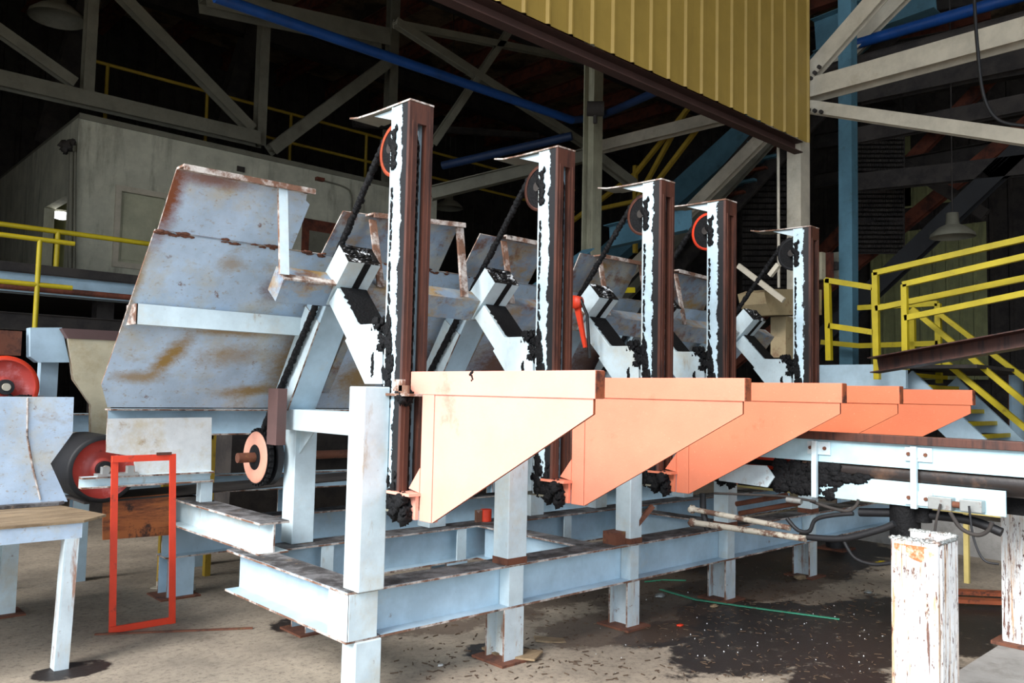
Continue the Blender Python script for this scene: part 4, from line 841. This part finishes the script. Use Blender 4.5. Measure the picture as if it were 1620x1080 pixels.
wi = part('window', MB().box((wx0-.08, YB-.03, wz0-.08), (wx1+.08, YB, wz0), 0).box((wx0-.08, YB-.03, wz1), (wx1+.08, YB, wz1+.08), 0).box((wx0-.08, YB-.03, wz0), (wx0, YB, wz1), 0).box((wx1, YB-.03, wz0), (wx1+.08, YB, wz1), 0), [graysteel], bld)
part('blind', MB().box((wx0, YB+.05, wz0), (wx1, YB+.08, wz1), 0).box((wx0+.05, YB+.03, wz0+.05), (wx1-.1, YB+.05, wz0+.9), 0), glassdim, wi)
dx0, dx1 = W(478, 350, Y=YB).x, W(560, 365, Y=YB).x; dz1 = W(480, 345, Y=YB).z
dr = part('door', MB().box((dx0, YB-.04, zbot), (dx1, YB, dz1), 0), [redbrown], bld)
part('door_pane', MB().box((dx0+.12, YB-.05, zbot+.8), (dx1-.15, YB-.04, dz1-.2), 0), [dimsteel], dr)
part('conduit', MB().cyl(W(113, 240, Y=YB-.1), W(110, 449, Y=YB-.1), .03, 10).cyl(W(119, 240, Y=YB-.1), W(117, 450, Y=YB-.1), .02, 10), dimsteel, bld)
part('horn_cluster', MB().lump(W(105, 232, Y=YB-.15), .08, rough=.9).lump(W(114, 226, Y=YB-.15), .05), darksteel, bld)
part('fascia', MB().box((cx, YB-.02, ztop-.02), (xe, YB, ztop+.06), 0), [dimsteel], bld)
part('vent_box', MB().box(W(376, 262, Y=YB-.03), W(386, 273, Y=YB+.0)), [darksteel, darksteel], bld)
part('alarm_box', MB().box(W(502, 279, Y=YB-.08), W(510, 288, Y=YB)), [redbrown, redbrown], bld)
part('pipe_run', MB().tube(smooth([W(508, 285, Y=YB-.04), W(545, 296, Y=YB-.04), W(556, 310, Y=YB-.04), W(556, 345, Y=YB-.04)]), .015), dimsteel, bld)
la = W(97, 341, X=cx+.35)
lmp = thing('wall_lamp', la, 'glowing white lamp in the doorway of the block building', 'lamp')
part('glow', MB().lump(la, .11, (1.4, 1, .6), .05), lampglow, lmp); part('housing', MB().box(la + V((-.16, .0, .06)), la + V((.16, .16, .1))), [dimsteel, dimsteel], lmp)
pl = bpy.data.lights.new('lamp_light', 'POINT'); pl.energy = 6; pl.shadow_soft_size = .1; po = bpy.data.objects.new('lamp_light', pl); C.objects.link(po); po.location = la + V((-.12, -.3, -.25))
mz = thing('mezzanine_deck', (4, YB, 2.5), 'dark mezzanine deck edge with blue and red beams below the block building', 'platform')
part('deck', MB().box((-1.4, YB-2.1, 2.85), (xe+2, YB+6.5, 2.95), 0), [darksteel], mz)
part('edge_beam', MB().beam((-1.4, YB-2.1, 2.72), (xe+2, YB-2.1, 2.72), .1, .24, kind='C'), [paint_shaded, darksteel], mz)
part('pipe_run', MB().cyl((-1.4, YB-2.2, 2.66), (xe+2, YB-2.2, 2.66), .035, 10), redbrown, mz)
part('lower_beam', MB().beam((-1.4, YB-1.9, 2.3), (xe+2, YB-1.9, 2.3), .1, .2), [darksteel, darksteel], mz)
for x in (0.4, 3.2, 6.0, 8.8): part('support', MB().beam((x, YB-1.6, 0), (x, YB-1.6, 2.8), .2, .2, (0, 1, 0), 'I'), [darksteel, darksteel], mz)
def rail(name, pts, zs, posts, r, m, lab, cat='railing', grp='yellow safety railings', flat=False):
    o = thing(name, pts[0] - V((0, 0, max(zs))), lab, cat, grp)
    for z in zs:
        part('rail', MB().tube([p + V((0, 0, -z)) for p in pts], r, 8), m, o)
    for p, h in posts: part('post', MB().tube([p, p - V((0, 0, h))], r, 8), m, o)
    return o
yr = YB-2.0; zr = 2.95
A, B = V((-1.2, yr, W(60, 362, Y=yr).z)), V((5.5, yr, W(60, 362, Y=yr).z))
rail('mezzanine_railing', [A, B], (0, .5), [(V((W(90, 400, Y=yr).x, yr, A.z)), A.z-zr), (V((W(400, 400, Y=yr).x, yr, A.z)), A.z-zr)], .03, dullyellow if False else yellow, 'yellow railing with a mid rail in front of the block building')
yr2 = yr-.9; A2 = W(-5, 370, Y=yr2); B2 = W(118, 386, Y=yr2)
rail('mezzanine_railing', [A2, V((B2.x, yr2, A2.z))], (0, .48), [(V((W(62, 400, Y=yr2).x, yr2, A2.z)), .95)], .026, yellow, 'shorter yellow railing overlapping the left end of the mezzanine railing')
yr3 = 14.0; zt3 = W(300, 137, Y=yr3).z
rail('roof_railing', [V((W(150, 100, Y=yr3).x, yr3, zt3)), V((15, yr3, zt3))], (0, .55), [(V((W(p, 150, Y=yr3).x, yr3, zt3)), 1.1) for p in (168, 328, 462, 582)], .03, dullyellow, 'dim yellow railing on the roof of the block building')
# ceiling lamps
def highbay(c, lab, s=1):
    o = thing('high_bay_lamp', c, lab, 'lamp', 'unlit dome lamps')
    part('dome', MB().rings(c, (0, 0, 1), [(0, .26*s), (.04*s, .25*s), (.12*s, .16*s), (.16*s, .08*s), (.3*s, .07*s), (.3*s, .001)], 30), dimsteel, o)
    part('cord', MB().cyl(c + V((0, 0, .3*s)), V((c.x, c.y, 10.2)), .01, 6), darksteel, o)
highbay(W(90, 30, Y=13.5), 'unlit dome lamp in the upper left corner', 1.5)
highbay(W(1507, 375, X=13), 'unlit dome lamp hanging above the right yellow railing', 1.2)
highbay(W(710, 330, Y=14), 'unlit dome lamp seen behind the nearest two masts', 1.2)
# ------------------------------------------------------------------ right: platform, rails, stairs
pf = thing('blue_platform', (10.5, 4.6, 1.6), 'pale blue steel platform edge below the yellow gate rails', 'platform')
za = W(1310, 577, X=10).z; zb_ = W(1310, 608, X=10).z
part('edge_beam', MB().box((10.0, 3.95, zb_-.04), (10.06, 5.05, za), 0), [paint_shaded, rust], pf)
part('deck', MB().box((10.06, 3.2, za-.05), (13, 5.05, za-.01), 0), [darksteel], pf)
part('support', MB().beam((10.3, 4.8, 0), (10.3, 4.8, za-.05), .2, .2, (0, 1, 0), 'I'), [paint_shaded, rust], pf)
part('support', MB().beam((12.6, 3.5, 0), (12.6, 3.5, za-.05), .2, .2, (0, 1, 0), 'I'), [paint_shaded, rust], pf)
def pxrail(name, segs, X, r, m, lab, zmin=None, kind='box', grp='yellow safety railings'):
    o = thing(name, W(*segs[0][0], X=X) , lab, 'railing', grp)
    for a, b in segs:
        A, B = W(*a, X=X), W(*b, X=X)
        nm = 'post' if abs(a[0]-b[0]) < 14 and abs(a[1]-b[1]) > 25 else 'rail'
        part(nm, MB().beam(A, B, r*2, r*2, (1, 0, 0), 'box'), [m, m], o)
    return o
pxrail('gate_railing', [((1309, 441), (1312, 570)), ((1307, 443), (1388, 456)), ((1384, 455), (1387, 563)), ((1312, 515), (1386, 526))], 10.0, .034, yellow, 'square yellow gate railing at the end of the platform')
pxrail('ramp_railing', [((1385, 431), (1388, 600)), ((1383, 432), (1650, 371)), ((1386, 488), (1650, 434)), ], 9.7, .032, yellow, 'taller yellow railing rising to the right edge, starting at the gate')
pxrail('ramp_railing', [((1431, 450), (1433, 585)), ((1429, 450), (1650, 399)), ((1432, 503), (1650, 458))], 9.2, .03, yellow, 'nearer yellow railing rising parallel to the right edge')
pxrail('platform_railing', [((1200, 534), (1245, 534)), ((1300, 541), (1360, 547)), ((1358, 547), (1485, 543)), ((1484, 480), (1486, 606)), ((1358, 487), (1484, 480)), ((1443, 490), (1445, 600))], 11.5, .035, yellow, 'lower yellow railing behind the gate railing')
one('yellow_stub', MB().beam(W(978, 459, Y=5.0), W(1001, 459, Y=5.0), .06, .05, kind='box'), [yellow, yellow], 'short yellow beam end seen past the third mast', 'beam')
br_ = MB().beam(W(1382, 578, X=9.0), W(1660, 529, X=9.0), .25, .17, (0, 0, 1), 'C')
one('brown_ramp_beam', br_, [brown, brown], 'dark red-brown beam rising to the right edge below the ramp railings', 'beam')
st = thing('blue_staircase', W(1480, 690, X=10.6), 'pale blue staircase descending right with yellow tread edges, below the rails', 'staircase')
for k, (a, b, X) in enumerate([((1500, 610), (1700, 800), 11.4), ((1430, 600), (1600, 760), 10.4)]):
    part('stringer', MB().beam(W(*a, X=X), W(*b, X=X), .3, .05, (1, 0, 0), 'box'), [paint_shaded, rustedge], st)
for i in range(8):
    f = i/8; A = W(1430, 600, X=10.4).lerp(W(1600, 760, X=10.4), f) ; B = A + V((1.0, 0, 0))
    tr_ = part('tread', MB().beam(A + V((0, 0, .05)), B + V((0, 0, .05)), .26, .03, kind='box'), [darksteel, darksteel], st)
    part('nosing', MB().beam(A + V((0, -.14, .05)), B + V((0, -.14, .05)), .03, .05, kind='box'), [yellow, yellow], tr_)
for k, (a, b, X, lab) in enumerate([((1443, 488), (1650, 660), 10.4, 'upper near yellow handrail of the blue staircase'), ((1485, 495), (1650, 620), 11.4, 'upper far yellow handrail of the blue staircase'), ((1495, 572), (1650, 700), 10.4, 'lower near yellow handrail of the blue staircase')]):
    one('stair_handrail', MB().beam(W(*a, X=X), W(*b, X=X), .06, .06, (1, 0, 0), 'box'), [yellow, yellow], lab, 'handrail', 'yellow stair handrails')
tanm = mat('tan_rust_stained_steel', srgb(160, 142, 108), .7, 0, [(RU, .55, .68, 4, one3, .8)], .1)
hpz = thing('tan_hopper', W(1240, 490, Y=4.9), 'tan rust-stained tapered steel hopper on a post by the farthest mast', 'hopper')
Yh = 4.95
hq = [(1209, 462), (1222, 457), (1300, 458), (1300, 498), (1222, 498), (1213, 480)]
part('bin', MB().prism([W(*p, Y=Yh) for p in hq], (0, .35, 0), 0), [tanm, rustedge], hpz)
part('post', MB().box(W(1243, 500, Y=Yh+.05) , W(1272, 570, Y=Yh+.25)), [tanm, rust], hpz)
pb2 = W(1258, 520, Y=Yh+.1)
part('post', MB().box((pb2.x-.14, Yh+.05, 0), (pb2.x+.14, Yh+.25, pb2.z), 0), [tanm], hpz)
a = W(1303, 420, Y=5.75); one('mounting_rail', MB().box((a.x-.1, 5.752, a.z-.06), (11.77, 5.80, a.z+.06), 0).box((11.70, 5.6, a.z-.06), (11.77, 5.8, a.z+.06), 0), [darksteel, darksteel], 'dark rail holding the three switch boxes on the light blue column', 'rail')
for k, px in enumerate((1303, 1316, 1329)):
    a = W(px, 399, Y=5.6); b = W(px, 442, Y=5.6)
    one('switch_box', MB().box((a.x-.05, 5.6, b.z), (a.x+.06, 5.75, a.z)), [[cream, redbrown, dimsteel][k]]*2, ['left tan switch box of the three above the gate railing', 'middle red-brown switch box of the three above the gate railing', 'right grey switch box of the three above the gate railing'][k], 'switch box', 'switch boxes above the gate railing')
rod = one('hanging_rod', MB().cyl(W(1229, 200, X=9.8).lerp(W(1228, 225, X=9.8), 0) + V((0, 0, 3.5)), W(1232, 455, X=9.8), .02, 8), graysteel, 'thin pale vertical rod left of the right column', 'rod')
one('white_lever', MB().beam(W(1218, 436, X=8.2), W(1232, 418, X=8.2), .05, .05, (1, 0, 0), 'box'), [graysteel, graysteel], 'small white lever plate near the farthest mast', 'lever')
# diagonal conveyors and stairs in the dark behind
G2 = 'diagonal members behind the hoist masts'
for k, (a, b, X, w_, m_, lab) in enumerate([
    ((1020, 405), (1212, 212), 12.5, .22, graysteel, 'pale diagonal strut rising right behind the third and fourth masts'),
    ((1050, 330), (1235, 165), 15, .55, teal, 'wide teal stair stringer rising right under the siding'),
    ((1120, 330), (1250, 190), 14, .2, dimsteel, 'dim diagonal strut parallel to the pale one'),
    ((1168, 420), (1240, 475), 8.5, .06, graysteel, 'short pale strut falling right between the fourth and fifth masts'),
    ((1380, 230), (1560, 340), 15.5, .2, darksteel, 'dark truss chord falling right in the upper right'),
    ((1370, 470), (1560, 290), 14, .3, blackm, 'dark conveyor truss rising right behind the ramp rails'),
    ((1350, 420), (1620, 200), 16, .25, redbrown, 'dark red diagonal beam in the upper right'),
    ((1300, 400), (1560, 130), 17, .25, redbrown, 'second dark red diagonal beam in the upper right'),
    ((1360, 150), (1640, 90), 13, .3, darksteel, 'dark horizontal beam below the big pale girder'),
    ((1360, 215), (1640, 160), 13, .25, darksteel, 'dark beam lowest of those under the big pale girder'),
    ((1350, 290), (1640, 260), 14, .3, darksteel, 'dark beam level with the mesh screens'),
    ]):
    A, B = W(*a, X=X), W(*b, X=X)
    if k in (0, 1, 2, 5, 6, 7):
        d_ = (B-A)/(B.z-A.z); A, B = sorted((A, B), key=lambda v: v.z); A, B = A - d_*A.z, B + d_*(10.2-B.z)
    one('diagonal_strut', MB().beam(A, B, w_, w_*.6, (1, 0, 0), 'I' if k != 1 else 'box'), [m_, m_], lab, 'strut', G2)
stt = thing('dark_staircase', W(1150, 330, X=14.5), 'dim stair treads in dark red and teal under the siding', 'staircase')
for q_ in (0, -1.1):
    A = W(1060, 372, X=14.5) + V((0, q_, 0)); B = W(1188, 228, X=14.5) + V((0, q_, 0)); d_ = (B-A)/(B.z-A.z)
    part('stringer', MB().beam(A - d_*A.z, B + d_*(10.2-B.z), .3, .06, (1, 0, 0), 'box'), [darksteel, darksteel], stt)
for i in range(9):
    A = W(1060+i*16, 372-i*18, X=14.5); part('tread', MB().beam(A, A + V((0, -1.1, 0)), .3, .05, kind='box'), [redbrown if i % 2 else teal, redbrown], stt)
one('teal_girder', MB().beam(W(960, 375, X=9.5), W(1090, 345, X=9.5), .15, .35, kind='C'), [teal, teal], 'teal girder behind the third mast', 'girder')
one('teal_girder', MB().beam(W(800, 500, Y=7), W(935, 405, Y=7), .2, .2, kind='I'), [teal, teal], 'teal sloping beam beside the middle column base', 'girder')
for k, (segs, lab) in enumerate([([((1005, 262), (1005, 400)), ((905, 350), (1005, 275)), ((950, 330), (1020, 315)), ((1005, 275), (1090, 170))], 'yellow stair railing behind the middle column'), ([((1000, 330), (1085, 175)), ((1030, 300), (1110, 195))], 'yellow railing slanting up under the siding')]):
    pxrail('stair_railing', segs, 11.8, .035, dullyellow, lab)
wallpanel(1340, 205, 1440, 340, palewall, 'pale green corrugated cladding seen through the mesh screen')
wallpanel(1395, 280, 1505, 335, palewall, 'small pale corrugated cladding patch right of the mesh screen')
wallpanel(1395, 350, 1560, 600, palewall, 'dim corrugated cladding behind the yellow ramp railings')
for k in range(5):
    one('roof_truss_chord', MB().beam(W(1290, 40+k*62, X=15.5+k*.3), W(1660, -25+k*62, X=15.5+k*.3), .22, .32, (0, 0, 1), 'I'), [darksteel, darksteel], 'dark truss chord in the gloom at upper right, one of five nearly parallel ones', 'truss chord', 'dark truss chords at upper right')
# mesh screens: woven bars with the pale wall behind
def mesh_screen(c4, lab, n=26, m_=26):
    mb_ = MB(); a, b, c, d = c4
    for i in range(n+1):
        p, q = a.lerp(b, i/n), d.lerp(c, i/n); mb_.beam(p, q, .03, .02, (1, 0, 0), 'box')
    for j in range(m_+1):
        p, q = a.lerp(d, j/m_), b.lerp(c, j/m_); mb_.beam(p, q, .035, .02, (1, 0, 0), 'box')
    one('mesh_screen', mb_, [darksteel, darksteel], lab, 'mesh screen', 'dark mesh screens')
mesh_screen([W(1340, 400, X=15), W(1430, 400, X=15), W(1430, 215, X=15), W(1340, 215, X=15)], 'dark mesh screen with the pale wall showing through, right of the light blue column')
mesh_screen([W(1175, 470, X=15), W(1245, 470, X=15), W(1245, 230, X=15), W(1175, 230, X=15)], 'dark mesh screen left of the right column')
wr = W(1540, 20, X=9)
one('hanging_cable', MB().tube(smooth([W(1541, -8, X=9.3), W(1546, 70, X=9.3), W(1556, 150, X=9.3), W(1580, 190, X=9.3), W(1630, 200, X=9.3)]), .018), blackm, 'black cable hanging in a curve at the upper right', 'cable')
# things behind right conveyor
yl = thing('pale_yellow_trestle', W(1530, 920, Z=0), 'pale yellow steel trestle behind the two white posts', 'trestle')
t0 = W(1530, 922, Z=0)
part('leg', MB().box(t0 + V((-.02, -.02, 0)), t0 + V((.02, .02, .62))), [paleleg, paleleg], yl)
part('rail', MB().beam(t0 + V((-.0, 2.6, .66)), t0 + V((0, -.8, .64)), .06, .06, kind='box'), [paleleg, paleleg], yl)
t1 = t0 + V((0, 2.5, 0)); part('leg', MB().box(t1 + V((-.02, -.02, 0)), t1 + V((.02, .02, .62))), [paleleg, paleleg], yl)
for k, (py, lab) in enumerate([(935, 'upper rusty orange plank on the floor behind the white posts'), (948, 'lower rusty orange plank on the floor behind the white posts')]):
    A = W(1500, py, Z=.05); B = W(1640, py+6, Z=.05); one('rusty_plank', MB().beam(A, B, .1, .03, kind='box'), [orangeedge, orangeedge], lab, 'plank', 'rusty planks on the floor')
one('low_concrete_curb', MB().box((9.5, 1.5, 0), (9.8, 5.2, .35), 0), [concm], 'low pale concrete curb behind the hoses', 'curb')
one('rear_machine', MB().box((3.6, 8.0, 0), (8.3, 8.5, 1.5), 0).box((4.2, 7.9, .9), (8, 8.0, 1.3), 0), [darksteel, darksteel], 'dark machine casing in the gloom under the sloping sheets', 'machine')
